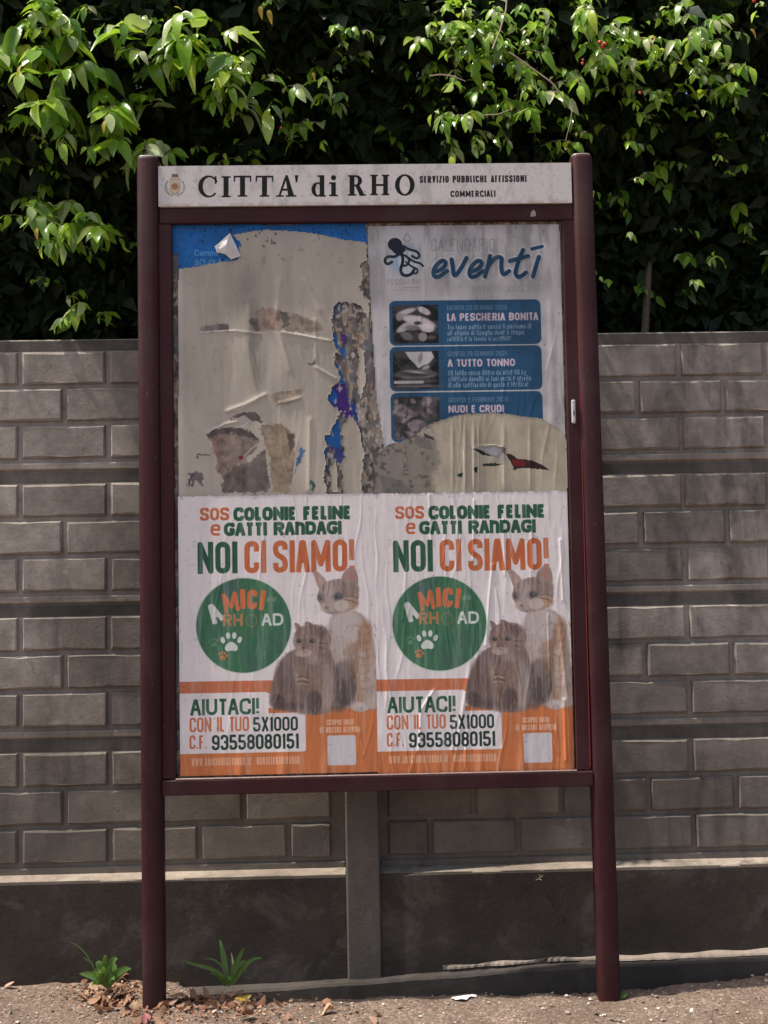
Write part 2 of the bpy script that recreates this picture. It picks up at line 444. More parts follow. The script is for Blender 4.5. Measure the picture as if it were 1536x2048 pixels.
# letters: each glyph is (width, [paths]); a path is (x, y, corner) in a unit box, corner 1 rounds it
O4 = [(0, 0, 1), (1, 0, 1), (1, 1, 1), (0, 1, 1), (0, 0, 1)]
GL = {
    'A': (1, [[(0, 1), (.42, 0), (.58, 0), (1, 1)], [(.16, .66), (.84, .66)]]),
    'B': (1, [[(.05, 0), (1, 0, 1), (1, .47, 1), (.05, .47)], [(.4, .47), (1, .47, 1), (1, 1, 1), (.05, 1)], [(0, 0), (0, 1)]]),
    'C': (1, [[(1, .3), (1, 0, 1), (0, 0, 1), (0, 1, 1), (1, 1, 1), (1, .7)]]),
    'D': (1, [[(0, 0), (1, 0, 1), (1, 1, 1), (0, 1), (0, 0)]]),
    'E': (.8, [[(1, 0), (0, 0), (0, 1), (1, 1)], [(0, .48), (.88, .48)]]),
    'F': (.8, [[(1, 0), (0, 0), (0, 1)], [(0, .5), (.86, .5)]]),
    'G': (1, [[(1, .2), (1, 0, 1), (0, 0, 1), (0, 1, 1), (1, 1, 1), (1, .57), (.55, .57)]]),
    'H': (1, [[(0, 0), (0, 1)], [(1, 0), (1, 1)], [(0, .5), (1, .5)]]),
    'I': (0, [[(0, 0), (0, 1)]]),
    'J': (.7, [[(1, 0), (1, 1, 1), (0, 1, 1), (0, .7)]]),
    'L': (.75, [[(0, 0), (0, 1), (1, 1)]]),
    'M': (1.35, [[(0, 1), (.03, 0), (.5, .8), (.97, 0), (1, 1)]]),
    'N': (1.05, [[(0, 1), (0, 0), (1, 1), (1, 0)]]),
    'O': (1, [O4]),
    'P': (.95, [[(0, 1), (0, 0), (1, 0, 1), (1, .55, 1), (0, .55)]]),
    'R': (1, [[(0, 1), (0, 0), (1, 0, 1), (1, .5, 1), (0, .5)], [(.5, .5), (1, 1)]]),
    'S': (1, [[(1, .25), (1, 0, 1), (0, 0, 1), (0, .42, 1), (1, .58, 1), (1, 1, 1), (0, 1, 1), (0, .73)]]),
    'T': (.9, [[(0, 0), (1, 0)], [(.5, 0), (.5, 1)]]),
    'U': (1, [[(0, 0), (0, 1, 1), (1, 1, 1), (1, 0)]]),
    'V': (1, [[(0, 0), (.5, 1), (1, 0)]]), 'W': (1.5, [[(0, 0), (.25, 1), (.5, .1), (.75, 1), (1, 0)]]),
    'X': (1, [[(0, 0), (1, 1)], [(1, 0), (0, 1)]]), 'Z': (.85, [[(0, 0), (1, 0), (0, 1), (1, 1)]]),
    'Q': (1, [O4, [(.6, .8), (1, 1.1)]]), 'K': (1, [[(0, 0), (0, 1)], [(1, 0), (0, .5), (1, 1)]]), 'Y': (1, [[(0, 0), (.5, .5), (1, 0)], [(.5, .5), (.5, 1)]]),
    '0': (1, [O4]), '1': (.45, [[(0, .17), (.9, 0), (.9, 1)]]),
    '2': (1, [[(0, .25), (0, 0, 1), (1, 0, 1), (1, .45, 1), (0, 1), (1, 1)]]),
    '3': (1, [[(0, .26), (0, 0, 1), (1, 0, 1), (1, .48, 1), (.4, .48)], [(.4, .48), (1, .48, 1), (1, 1, 1), (0, 1, 1), (0, .74)]]),
    '5': (1, [[(1, 0), (.04, 0), (0, .45), (1, .42, 1), (1, 1, 1), (0, 1, 1), (0, .74)]]),
    '6': (1, [[(1, .25), (1, 0, 1), (0, 0, 1), (0, 1, 1), (1, 1, 1), (1, .44, 1), (0, .44)]]),
    '8': (1, [[(.05, 0, 1), (.95, 0, 1), (.95, .47, 1), (.05, .47, 1), (.05, 0, 1)], [(0, .47, 1), (1, .47, 1), (1, 1, 1), (0, 1, 1), (0, .47, 1)]]),
    '9': (1, [[(1, .56), (0, .56, 1), (0, 0, 1), (1, 0, 1), (1, 1, 1), (0, 1, 1), (0, .75)]]),
    '!': (0, [[(0, 0), (0, .68)], [(0, .88), (0, 1.03)]]), '.': (0, [[(0, .92), (0, 1.03)]]), '-': (.6, [[(0, .55), (1, .55)]]), ',': (0, [[(0, .9), (-.1, 1.12)]]),
    "'": (0, [[(0, 0), (0, .25)]]), '@': (1.3, [O4, [(.35, .35, 1), (.65, .35, 1), (.65, .7, 1), (.35, .7, 1), (.35, .35, 1)], [(.68, .7), (.98, .7)]]),
    'e': (.9, [[(0, .52), (1, .52), (1, .1, 1), (0, .1, 1), (0, 1, 1), (.95, 1)]]),
    'a': (.85, [[(0, .35), (.9, .3, 1), (1, 1)], [(1, .6), (0, .6, 1), (0, 1, 1), (1, 1)]]),
    'n': (.9, [[(0, 1), (0, .0)], [(0, .1), (1, 0, 1), (1, 1)]]),
    'r': (.5, [[(0, 1), (0, .3)], [(0, .35), (1, .3)]]), 'o': (.9, [[(0, .3, 1), (1, .3, 1), (1, 1, 1), (0, 1, 1), (0, .3, 1)]]),
    'i': (0, [[(0, .3), (0, 1)], [(0, 0), (0, .12)]]), 't': (.5, [[(.5, 0), (.5, 1), (1, 1)], [(0, .3), (1, .3)]]),
    'u': (.85, [[(0, .3), (0, 1, 1), (1, 1), (1, .3)]]), 'd': (.9, [[(1, 0), (1, 1)], [(1, .35), (0, .35, 1), (0, 1, 1), (1, 1)]]),
    'l': (0, [[(0, 0), (0, 1)]]), 's': (.8, [[(1, .3), (0, .3, 1), (0, .6, 1), (1, .7, 1), (1, 1, 1), (0, 1)]]),
    'c': (.8, [[(1, .3), (0, .3, 1), (0, 1, 1), (1, 1)]]), 'm': (1.3, [[(0, 1), (0, .3)], [(0, .33), (.5, .3, 1), (.5, 1)], [(.5, .33), (1, .3, 1), (1, 1)]]),
    'p': (.9, [[(0, 1.3), (0, .3)], [(0, .3), (1, .3, 1), (1, 1, 1), (0, 1)]]), 'g': (.9, [[(1, .3), (1, 1.3, 1), (0, 1.3)], [(1, .35), (0, .35, 1), (0, 1, 1), (1, 1)]]),
    'v': (.8, [[(0, .3), (.5, 1), (1, .3)]]), 'z': (.7, [[(0, .3), (1, .3), (0, 1), (1, 1)]]), 'b': (.9, [[(0, 0), (0, 1)], [(0, .35), (1, .35, 1), (1, 1, 1), (0, 1)]]),
    'f': (.5, [[(1, 0), (.4, .05, 1), (.4, 1)], [(0, .35), (1, .35)]]), 'q': (.9, [[(1, 1.3), (1, .3)], [(1, .35), (0, .35, 1), (0, 1, 1), (1, 1)]]), 'h': (.9, [[(0, 0), (0, 1)], [(0, .35), (1, .35, 1), (1, 1)]]), 'k': (.8, [[(0, 0), (0, 1)], [(1, .35), (0, .65), (1, 1)]]),
}
def rounded(pts, r):
    out = []; n = len(pts)
    closed = pts[0][:2] == pts[-1][:2] and len(pts[0]) > 2 and pts[0][2]
    P = pts[:-1] if closed else pts; n = len(P)
    for i, p in enumerate(P):
        if len(p) > 2 and p[2] and (closed or 0 < i < n - 1):
            a = P[i - 1]; b = P[(i + 1) % n]; va = Vector((a[0] - p[0], a[1] - p[1])); vb = Vector((b[0] - p[0], b[1] - p[1]))
            la, lb = va.length, vb.length
            if la < 1e-6 or lb < 1e-6: out.append(p[:2]); continue
            q = min(r, la * 0.5, lb * 0.5)
            s = Vector(p[:2]) + va / la * q; e = Vector(p[:2]) + vb / lb * q; c = Vector(p[:2])
            for k in range(6):
                t = k / 5; m = s * (1 - t) ** 2 + c * 2 * t * (1 - t) * 0.86 + (s + e) * t * (1 - t) * 0.14 + e * t * t; out.append((m.x, m.y))
        else: out.append(tuple(p[:2]))
    if closed: out.append(out[0])
    return out


def text(cv, s, x0, y0, x1, y1, t, color, wide=0.42, gap=0.10, space=0.28, round_=False, slant=0.0, alpha=1.0, fit=True, soft=0.0, xf=None):
    """write s into the box; t stroke as a fraction of height; letter widths are stretched to fill the box"""
    H = y1 - y0; T = t * H
    def layout(w):
        x = 0; res = []
        for ch in s:
            if ch in 'TA' and res: x -= .04 * H
            if ch == ' ': x += space * w / wide * H; continue
            gw, ps = GL[ch]; W = gw * w * H if gw else 0
            inner = max(W - T, 0) if gw else 0
            res.append((ps, x + T / 2, inner)); x += (inner + T) + gap * H - (.055 * H if ch in 'TL' and gw else 0) - (.03 * H if ch == 'A' else 0)
        return res, x - gap * H
    lo, hi = 0.05, 3.0
    if fit:
        for _ in range(30):
            m = (lo + hi) / 2
            if layout(m)[1] > x1 - x0: hi = m
            else: lo = m
        wide_ = lo
    else: wide_ = wide
    res, tot = layout(wide_); paths = []
    for ps, gx, gw in res:
        for p in ps:
            q = [(x0 + gx + a[0] * (gw if gw else H * .2), y0 + T / 2 * (1) + a[1] * (H - T)) + tuple(a[2:3]) for a in p]
            if not round_:
                q = [(a[0], y0 if abs(b[1]) < 1e-6 and (len(p) < 2 or len(b) < 3) and k in (0, len(p) - 1) and abs(p[1 if k == 0 else -2][1] - b[1]) > .05 else (y1 if abs(b[1] - 1) < 1e-6 and len(b) < 3 and k in (0, len(p) - 1) and abs(p[1 if k == 0 else -2][1] - b[1]) > .05 else a[1])) + tuple(a[2:3]) for k, (a, b) in enumerate(zip(q, p))]
            q = rounded(q, max(gw * 0.5, T * 0.6) if gw else T)
            if slant: q = [(a + (y1 - b) * slant, b) for a, b in q]
            if xf: q = [xf(a, b) for a, b in q]
            paths.append(q)
    cv.strokes(paths, T, color, alpha, round_, soft)


def paw(cv, cx, cy, r, col, alpha=1.0, rot=0.0):
    c, s = math.cos(rot), math.sin(rot)
    def at(a, b): return cx + (a * c - b * s) * r, cy + (a * s + b * c) * r
    pad = [(-.95, .75), (-.8, .3), (-.35, -.1), (0, -.25), (.35, -.1), (.8, .3), (.95, .75), (.6, 1.15), (.2, 1.0), (-.2, 1.0), (-.6, 1.15)]
    P = rounded([at(a, b) + (1,) for a, b in pad + pad[:1]], r * .5); cv.poly(P[:-1], col, alpha)
    for a, b, g in ((-1.15, -.45, -.3), (-.42, -1.05, -.1), (.42, -1.05, .1), (1.15, -.45, .3)):
        x, y = at(a, b); cv.ellipse(x, y, .3 * r, .46 * r, col, alpha, rot + g)


GREEN = (44, 88, 66); ORANGE = (194, 106, 66); PAPER = (226, 218, 217)


def cat_print():
    cv = Canvas(70, 100, 11, PAPER, CATO, -0.012)
    def T(s, a, b, t, col, **k):
        (x0, y0), (x1, y1) = cv.px(a, b); y0, y1 = min(y0, y1), max(y0, y1); text(cv, s, x0, y0, x1, y1, t, col, **k)
    P = cv.px
    T('SOS', (400, 1016), (459, 1041), .215, ORANGE, gap=.07)
    T('COLONIE FELINE', (467, 1015), (705, 1039), .28, GREEN, gap=.02, space=.24)
    T('e', (421, 1047), (441, 1072), .20, ORANGE, round_=True)
    T('GATTI RAnDAGI', (448, 1046), (685, 1069), .28, GREEN, gap=.02, space=.24)
    T('NOI', (395, 1085), (476, 1148), .165, GREEN, gap=.06)
    T('CI SIAMO!', (489, 1083), (711, 1144), .165, ORANGE, gap=.055, space=.14)
    # badge
    (cx, cy), (rx, _) = P((488, 1253), (583, 1253)); r = rx - cx
    cv.ellipse(cx, cy, r * 1.025, r * 1.025, (196, 205, 196)); cv.ellipse(cx, cy, r, r, (60, 108, 80))
    sl, X, Y = cv.grid(cx - r, cy - r, cx + r, cy + r); h, w = X.shape
    k = smooth(fbm(h, w, 3, 14, 5), .35, .7) * (np.hypot(X - cx, Y - cy) < r * .985); cv.comp(sl, k, (86, 130, 96), .55)
    k = smooth(fbm(h, w, 2.5, 3, 8), .45, .75) * (np.hypot(X - cx, Y - cy) < r * .985); cv.comp(sl, k, (66, 88, 90), .6)
    def arc(s, a0, a1, rad, size, t, col, alpha=1):
        n = len(s)
        for i, ch in enumerate(s):
            a = R(a0 + (a1 - a0) * (i / max(n - 1, 1))); gx = cx + math.sin(a) * rad; gy = cy + r * .15 - math.cos(a) * rad
            wd = {'I': .3, 'M': .95}.get(ch, .72) * size
            ca, sa = math.cos(a), math.sin(a)
            def xf(x, y): return gx + x * ca - y * sa, gy + x * sa + y * ca
            if ch == 'I': cv.strokes([[xf(0, -size / 2), xf(0, size / 2)]], t * size, col, alpha); continue
            text(cv, ch, -wd / 2, -size / 2, wd / 2, size / 2, t, col, round_=False, xf=xf, alpha=alpha)
    for ch, gx, gy, rot, gw, c_ in (('A', -.62, -.27, -27, .27, (205, 208, 202)), ('M', -.27, -.50, -10, .33, (206, 112, 70)), ('I', -.015, -.56, -2, 0, (206, 112, 70)), ('C', .185, -.55, 3, .22, (206, 112, 70)), ('I', .40, -.53, 8, 0, (206, 112, 70))):
        a = R(rot); ca, sa = math.cos(a), math.sin(a); hh_ = r * .21
        def xf(x, y): return cx + gx * r + x * ca - y * sa, cy + gy * r + x * sa + y * ca
        if ch == 'I': cv.strokes([[xf(0, -hh_), xf(0, hh_)]], .105 * r, c_); continue
        text(cv, ch, -gw * r / 2, -hh_, gw * r / 2, hh_, .24 if ch != 'M' else .2, c_, xf=xf)
    (ax, ay), = P((543, 1203)); text(cv, 'on the', ax - 1.6, ay - 1.4, ax + 1.8, ay + .4, .14, (150, 176, 150), round_=True, xf=lambda x, y: (x, y), alpha=.6)
    T('RH', (446, 1230), (486, 1254), .2, (196, 126, 78), alpha=.85)
    T('O', (492, 1230), (515, 1256), .1, (150, 128, 84), alpha=.6)
    T('AD', (523, 1229), (568, 1253), .2, (206, 212, 206))
    (a, b), = P((463, 1289)); paw(cv, a, b, 2.6, (206, 212, 204))
    (a, b), = P((446, 1315)); paw(cv, a, b, 1.15, (205, 120, 74), 1, .25)
    (a, b), = P((428, 1288)); paw(cv, a, b, 1.2, (104, 150, 116), .8, -.2)
    # orange field
    q = P((340, 1367), (770, 1360), (770, 1388), (340, 1391)); cv.poly(q, (194, 114, 80))
    q = P((340, 1508), (530, 1504), (530, 1420), (770, 1412), (770, 1580), (340, 1580)); cv.poly(q, (198, 118, 72))
    (x0, y0), (x1, y1) = P((340, 1391), (538, 1440)); cv.rrect(-2, y0, x1, y1 + 2, .9, PAPER)
    (x0, y0), (x1, y1) = P((340, 1434), (613, 1507)); cv.rrect(-2, y0, x1, y1, .9, PAPER)
    # cats
    before = cv.im.copy()
    rs = np.random.default_rng(3)
    def Q(*pts): return P(*[(357 + u / 3.302, 986 + v / 3.302) for u, v in pts])
    def shape(pts, c, al=.95, soft=.5, rough=.35, sd=4): cv.poly(rounded([q + (1,) for q in Q(*(list(pts) + [pts[0]]))], 3.0)[:-1], c, al, soft, rough, sd, 2.5)
    def bl(x, y, rx, ry, c, al=.8, rot=0, soft=.8):
        (a, b), = Q((x, y)); cv.ellipse(a, b, rx / 18.4, ry / 18.4, c, al, rot, soft)
    # adult cat: body, chest, forelegs
    shape(((1010, 800), (1120, 780), (1200, 790), (1250, 850), (1285, 960), (1305, 1120), (1325, 1290), (1335, 1400), (1310, 1440), (1180, 1440), (1060, 1430), (1000, 1300), (980, 1050), (1000, 900)), (184, 172, 164), .96, .5)
    bl(1120, 900, 110, 110, (204, 198, 196), .9); bl(1090, 1010, 70, 60, (196, 186, 180), .7); bl(1235, 950, 45, 100, (172, 138, 112), .85, .1); bl(1160, 1040, 70, 40, (170, 140, 116), .7, -.5); bl(1265, 1080, 35, 120, (178, 148, 124), .8)
    bl(1100, 1270, 85, 150, (94, 84, 82), .85); bl(1060, 1350, 60, 100, (84, 76, 76), .7); bl(1150, 1160, 50, 60, (140, 118, 104), .7)
    shape(((1170, 1080), (1240, 1080), (1255, 1200), (1240, 1330), (1245, 1400), (1180, 1400), (1185, 1300), (1170, 1180)), (176, 146, 122), .9, .4); bl(1215, 1250, 16, 110, (204, 188, 174), .7); bl(1290, 1290, 20, 120, (196, 180, 168), .8)
    bl(1205, 1425, 54, 32, (208, 202, 198), .95, 0, .3); bl(1290, 1400, 30, 34, (200, 190, 184), .9, 0, .35)
    for k in range(9): 
        y = 880 + k * 52; cv.strokes([Q((1170 + rs.uniform(0, 40), y), (1220, y + 14), (1262 + rs.uniform(0, 20), y + rs.uniform(-8, 10)))], .55, (140, 98, 72), .4, True, .45)
    for x in (1188, 1205, 1222): cv.strokes([Q((x, 1428), (x - 2, 1450))], .18, (120, 104, 96), .7, True, .12)
    # adult head
    shape(((888, 512), (925, 525), (965, 562), (990, 600), (960, 650), (932, 640), (910, 580)), (176, 150, 140), .97, .2, .15); shape(((900, 530), (940, 560), (962, 600), (935, 620)), (196, 164, 152), .7, .25, .1)
    shape(((1075, 580), (1100, 520), (1130, 495), (1155, 490), (1180, 515), (1192, 570), (1190, 620), (1120, 600)), (158, 134, 124), .97, .2, .15); shape(((1110, 570), (1128, 515), (1155, 500), (1172, 530), (1176, 590)), (176, 112, 102), .75, .25, .1)
    shape(((932, 640), (965, 598), (1010, 580), (1080, 568), (1140, 580), (1188, 605), (1200, 680), (1185, 750), (1130, 790), (1060, 800), (1010, 812), (975, 790), (940, 745), (915, 700)), (158, 142, 132), .97, .25, .2)
    bl(1130, 640, 60, 45, (136, 116, 104), .75); bl(1145, 735, 45, 40, (184, 148, 118), .85); bl(1080, 750, 50, 40, (206, 198, 192), .9, 0, .5); bl(965, 760, 22, 26, (196, 184, 176), .9, 0, .4); bl(1000, 640, 26, 50, (176, 160, 150), .8, .1, .5)
    bl(1055, 688, 42, 27, (108, 102, 100), .85, -.2, .4); bl(1058, 688, 25, 17, (64, 68, 74), .95, -.1, .2); bl(944, 696, 22, 30, (110, 102, 96), .85, 0, .35); bl(944, 697, 12, 18, (66, 66, 68), .95, 0, .2)
    bl(1064, 682, 5, 4, (190, 190, 192), .8, 0, .1); bl(947, 690, 4, 4, (186, 186, 188), .8, 0, .1); bl(985, 762, 16, 11, (134, 98, 92), .85, 0, .2); cv.strokes([Q((990, 772), (1000, 792), (1030, 800))], .22, (92, 74, 70), .85, True, .15); cv.strokes([Q((1000, 792), (985, 800), (968, 792))], .2, (92, 74, 70), .7, True, .15)
    for pts in (((1002, 592), (996, 640), (985, 690)), ((1030, 580), (1030, 620)), ((1060, 576), (1066, 612)), ((1090, 590), (1100, 615)), ((1110, 690), (1150, 684), (1190, 700)), ((1110, 710), (1160, 722), (1186, 740)), ((965, 610), (958, 650))): cv.strokes([Q(*pts)], .38, (84, 68, 62), .7, True, .25)
    for k in range(5): cv.strokes([Q((1070, 752 + k * 8), (1160, 745 + k * 18))], .10, (220, 216, 212), .6, True, .08); cv.strokes([Q((965, 755 + k * 6), (900, 745 + k * 16))], .10, (190, 184, 180), .6, True, .08)
    # kitten
    shape(((770, 1040), (700, 1080), (655, 1160), (620, 1270), (600, 1340), (618, 1440), (760, 1455), (870, 1478), (1030, 1462), (1055, 1350), (1040, 1150), (1000, 1020), (900, 1000)), (124, 108, 102), .97, .5)
    bl(700, 1230, 60, 110, (112, 96, 92), .8); bl(660, 1390, 50, 50, (88, 78, 78), .85); bl(830, 1240, 60, 90, (146, 126, 114), .8); bl(960, 1240, 60, 110, (156, 138, 126), .8); bl(900, 1390, 50, 70, (92, 80, 78), .8); bl(985, 1380, 26, 70, (172, 152, 138), .85); bl(830, 1380, 34, 70, (132, 114, 106), .8); bl(760, 1420, 60, 30, (86, 76, 76), .7)
    for k in range(4): cv.strokes([Q((790, 1225 + k * 16), (825, 1218 + k * 17), (862, 1232 + k * 15))], .35, (196, 180, 170) if k % 2 else (84, 66, 62), .7, True, .25)
    shape(((765, 858), (800, 872), (820, 905), (785, 925)), (150, 130, 122), .95, .2, .1); shape(((832, 850), (880, 862), (915, 900), (860, 915)), (132, 112, 104), .95, .25, .1)
    shape(((785, 905), (840, 880), (920, 872), (985, 900), (1015, 960), (1005, 1030), (960, 1070), (870, 1090), (800, 1070), (765, 1020), (760, 960)), (138, 118, 110), .97, .3, .3)
    bl(940, 930, 50, 40, (110, 90, 84), .75); bl(850, 920, 30, 40, (160, 142, 132), .7); bl(830, 1065, 55, 26, (192, 178, 168), .9, 0, .4); bl(800, 1030, 24, 18, (180, 162, 152), .8, 0, .4); bl(900, 1110, 60, 30, (170, 152, 142), .6)
    bl(800, 985, 16, 13, (58, 52, 52), .95, 0, .2); bl(890, 985, 20, 15, (56, 52, 52), .95, 0, .2); bl(803, 981, 4, 3, (190, 190, 190), .8, 0, .1); bl(894, 980, 4, 3, (190, 190, 190), .8, 0, .1); bl(828, 1030, 12, 8, (120, 90, 86), .85, 0, .15); cv.strokes([Q((828, 1036), (832, 1056), (850, 1060))], .2, (80, 66, 64), .8, True, .12)
    for pts in (((850, 890), (856, 940)), ((875, 885), (884, 935)), ((905, 888), (918, 930)), ((930, 1000), (990, 1000)), ((925, 1030), (985, 1040)), ((940, 900), (960, 940))): cv.strokes([Q(*pts)], .4, (84, 66, 60), .65, True, .3)
    for k in range(700):
        x = rs.uniform(610, 1320); y = rs.uniform(860, 1450)
        if (x < 1000 and y < 1040 - 0) or (x < 760 and y < 1330 - (x - 610) * 1.6): continue
        d = rs.uniform(14, 44); sl_ = rs.uniform(-.4, .4); c = (90, 74, 68) if rs.random() < .6 else (208, 194, 184); cv.strokes([Q((x, y), (x + d * sl_, y + d))], rs.uniform(.12, .34), c, rs.uniform(.12, .32), True, .16)
    for k in range(160):
        x = rs.uniform(780, 1000); y = rs.uniform(885, 1050); a_ = math.atan2(y - 1000, x - 840); d = 22; cv.strokes([Q((x, y), (x + d * math.cos(a_), y + d * math.sin(a_)))], .2, (96, 78, 72) if k % 2 else (184, 166, 156), .3, True, .15)
    cv.im = cv.im * (1 - np.clip(np.abs(cv.im - before).sum(-1, keepdims=True) * 6, 0, 1) * np.array((.07, .10, .12))); fade = (smooth(fbm(cv.H, cv.W, 7, 40, 131), .45, .72) * .28 + smooth(fbm(cv.H, cv.W, 9, 110, 137), .55, .7) * .16); ch_ = np.clip(np.abs(cv.im - before).sum(-1) * 6, 0, 1); k_ = (fade * ch_)[..., None]; cv.im = cv.im * (1 - k_) + np.array((.74, .71, .71)) * k_
    T('AIUTACI!', (380, 1402), (519, 1432), .18, GREEN, gap=.07)
    T('CON IL TUO', (379, 1439), (499, 1466), .14, (196, 112, 76), gap=.06, space=.3)
    T('5X1000', (507, 1438), (597, 1465), .155, (40, 62, 56), gap=.07)
    T('C.F.', (379, 1475), (414, 1502), .14, (196, 112, 76), gap=.07)
    T('93558080151', (424, 1474), (599, 1501), .165, (36, 60, 52), gap=.065)
    T('WWW.AMICIONTHERHOAD.IT - @AMICIONTHERHOAD', (383, 1521), (600, 1532), .16, (222, 178, 150), gap=.1, alpha=.8)
    T('SCOPRI TUTTE', (654, 1443), (710, 1453), .17, (230, 196, 172), gap=.1, alpha=.85)
    T('LE NOSTRE ATTIVITA', (641, 1458), (722, 1468), .17, (230, 196, 172), gap=.1, alpha=.85)
    (x0, y0), (x1, y1) = P((656, 1475), (714, 1534)); cv.rrect(x0, y0, x1, y1, .8, (206, 203, 205))
    cv.strokes([P((364, 1285), (364, 1330))], .12, (90, 90, 90), .7)
    # wear: ink faded in vertical streaks, damp mottling
    h, w = cv.H, cv.W
    s1 = smooth(fbm(h, w, 5, 60, 31), .52, .72)[..., None] * .22; cv.im = cv.im * (1 - s1) + np.array((.80, .79, .80)) * s1
    s2 = (fbm(h, w, 10, 8, 77)[..., None] - .5) * .10; cv.im = cv.im * (1 + s2)
    s3 = smooth(fbm(h, w, 60, 50, 12, 3), .74, .84)[..., None] * .12; cv.im = cv.im * (1 - s3)
    return cv


def events_print():
    cv = Canvas(70, 100, 10, (190, 187, 186), EVO, -0.005)
    P = cv.px; h, w = cv.H, cv.W
    def T(s, a, b, t, col, **k):
        (x0, y0), (x1, y1) = P(a, b); y0, y1 = min(y0, y1), max(y0, y1); text(cv, s, x0, y0, x1, y1, t, col, **k)
    # octopus mark
    ink = (22, 30, 40)
    (a, b), = P((812, 520)); cv.ellipse(a, b, 5.6, 5.6, (120, 160, 200), .55, 0, 1.8)
    cv.ellipse(a + 1.2, b + 1, 4.0, 4.4, (196, 198, 200), .9, 0, .4)
    (a, b), = P((790, 489)); cv.ellipse(a, b, 2.6, 2.4, ink); cv.poly(P((780, 496), (800, 486), (812, 500), (800, 512), (788, 506)), ink)
    for pth, t in (([(800, 505), (790, 515), (776, 512), (768, 520), (774, 530), (784, 524)], 1.0), ([(800, 500), (808, 520), (800, 540), (806, 552), (822, 550), (828, 540)], 1.1),
                   ([(806, 492), (820, 500), (834, 502), (840, 512), (834, 518), (824, 512)], .9), ([(812, 512), (828, 524), (840, 526), (846, 532)], .8),
                   ([(812, 524), (824, 534), (836, 538), (834, 548), (824, 546)], .7), ([(808, 510), (820, 518), (816, 530), (806, 532)], .8)):
        cv.strokes([rounded([q + (1,) for q in P(*pth)], 2.0)], t, ink, 1, True)
    cv.strokes([P((806, 478), (814, 466), (822, 478), (814, 484), (806, 478))], .3, (120, 120, 122), .7, True)
    T('PESCHERIA', (774, 558), (842, 569), .18, (150, 148, 148), gap=.12, alpha=.6)
    cv.strokes([P((806, 575), (842, 574))], .25, (100, 100, 104), .6); cv.strokes([P((784, 580), (842, 579))], .2, (120, 120, 124), .5)
    T('CALENDARIO', (862, 478), (990, 502), .10, (128, 126, 126), gap=.12, alpha=.5, round_=True, soft=.12)
    # "eventi": brush letters
    def br(paths, t, col, off=(0, 0), al=1):
        for p in paths: cv.strokes([rounded([(x + off[0], y + off[1], 1) for x, y in P(*p)], 2.5)], t, col, al, True)
    E_ = lambda x, y: [(x + 3, y + 12), (x + 20, y + 6), (x + 27, y - 6), (x + 20, y - 12), (x + 8, y - 4), (x, y + 10), (x + 2, y + 22), (x + 12, y + 22), (x + 28, y + 10)]
    words = [E_(866, 532), [(903, 519), (906, 536), (908, 556), (922, 538), (933, 516)], E_(938, 532),
             [(980, 512), (976, 532), (970, 553)], [(975, 534), (992, 514), (1004, 514), (1002, 534), (1006, 552), (1018, 542)],
             [(1046, 500), (1036, 524), (1030, 548), (1038, 556), (1052, 545)], [(1020, 522), (1056, 512)], [(1078, 514), (1072, 532), (1066, 553)]]
    br(words, 2.9, (206, 206, 208)); br(words, 1.8, (110, 112, 118), (.5, .6), .35); br([[(1064, 498), (1086, 492)]], 2.2, (206, 206, 208)); br(words, 1.55, (28, 66, 96)); br([[(1064, 498), (1084, 493)]], 1.3, (28, 66, 96))
    T('INVERNO 2025 2026', (944, 572), (1088, 583), .1, (140, 136, 134), gap=.12, alpha=.5)
    rs = np.random.default_rng(11)
    def card(x0, y0, x1, y1, date, title, tx1, lines, seed):
        (a, b), (c, d) = P((x0, y0), (x1, y1)); cv.rrect(a, b, c, d, 2.2, (34, 78, 112))
        (a, b), (c, d) = P((x0 + 8, y0 + 10), (x0 + 98, y1 - 3)); sl, X, Y = cv.grid(a, b, c, d); hh, ww = X.shape
        n = fbm(hh, ww, 4, 4, seed, 5, .6); n = smooth(n, .38, .62); col = np.stack([n * .70 + .06, n * .67 + .05, n * .68 + .06], -1)
        cv.im[sl] = col * .28 + (.03 if seed != 60 else .16); X0, Y0, W_, H_ = a, b, c - a, d - b
        def el(u, v, ru, rv, g, rot=0, al=.9, s=.35): cv.ellipse(X0 + u * W_, Y0 + v * H_, ru * W_, rv * H_, (g, g * .96, g * .97) if seed != 60 else (g, g * .90, g * .93), al, rot, s)
        if seed == 40:
            for q_ in ((.30, .16, .22, .07, 190, -.3), (.70, .14, .16, .09, 200, .5), (.45, .34, .34, .09, 170, .1), (.60, .45, .36, .13, 196, .25), (.28, .56, .24, .10, 180, -.5), (.75, .60, .18, .12, 206, .2), (.42, .60, .16, .08, 120, 0), (.55, .47, .08, .05, 40, 0), (.30, .82, .14, .10, 110, .4), (.66, .84, .10, .12, 150, 0), (.86, .86, .10, .06, 90, 0), (.15, .30, .08, .12, 140, .6)): el(*q_)
        elif seed == 50:
            cv.poly([(X0 + u * W_, Y0 + v * H_) for u, v in ((.26, 0), (.86, 0), (.92, .16), (.78, .34), (.66, .38), (.56, .46), (.48, .34), (.36, .20))], (192, 190, 190), .95, .2); el(.60, .18, .05, .14, 130, .2); el(.72, .44, .10, .05, 170, -.4)
            for q_ in ((.5, .62, .48, .13, 120, 0), (.5, .60, .40, .08, 60, 0), (.52, .56, .2, .03, 190, .1), (.5, .80, .50, .07, 84, 0), (.5, .94, .50, .05, 110, 0)): el(*q_)
        else:
            r2 = np.random.default_rng(5)
            for _ in range(46): el(r2.uniform(.04, .96), r2.uniform(.04, .96), r2.uniform(.05, .16), r2.uniform(.03, .08), r2.uniform(70, 205), r2.uniform(-1.5, 1.5), .75, .3)
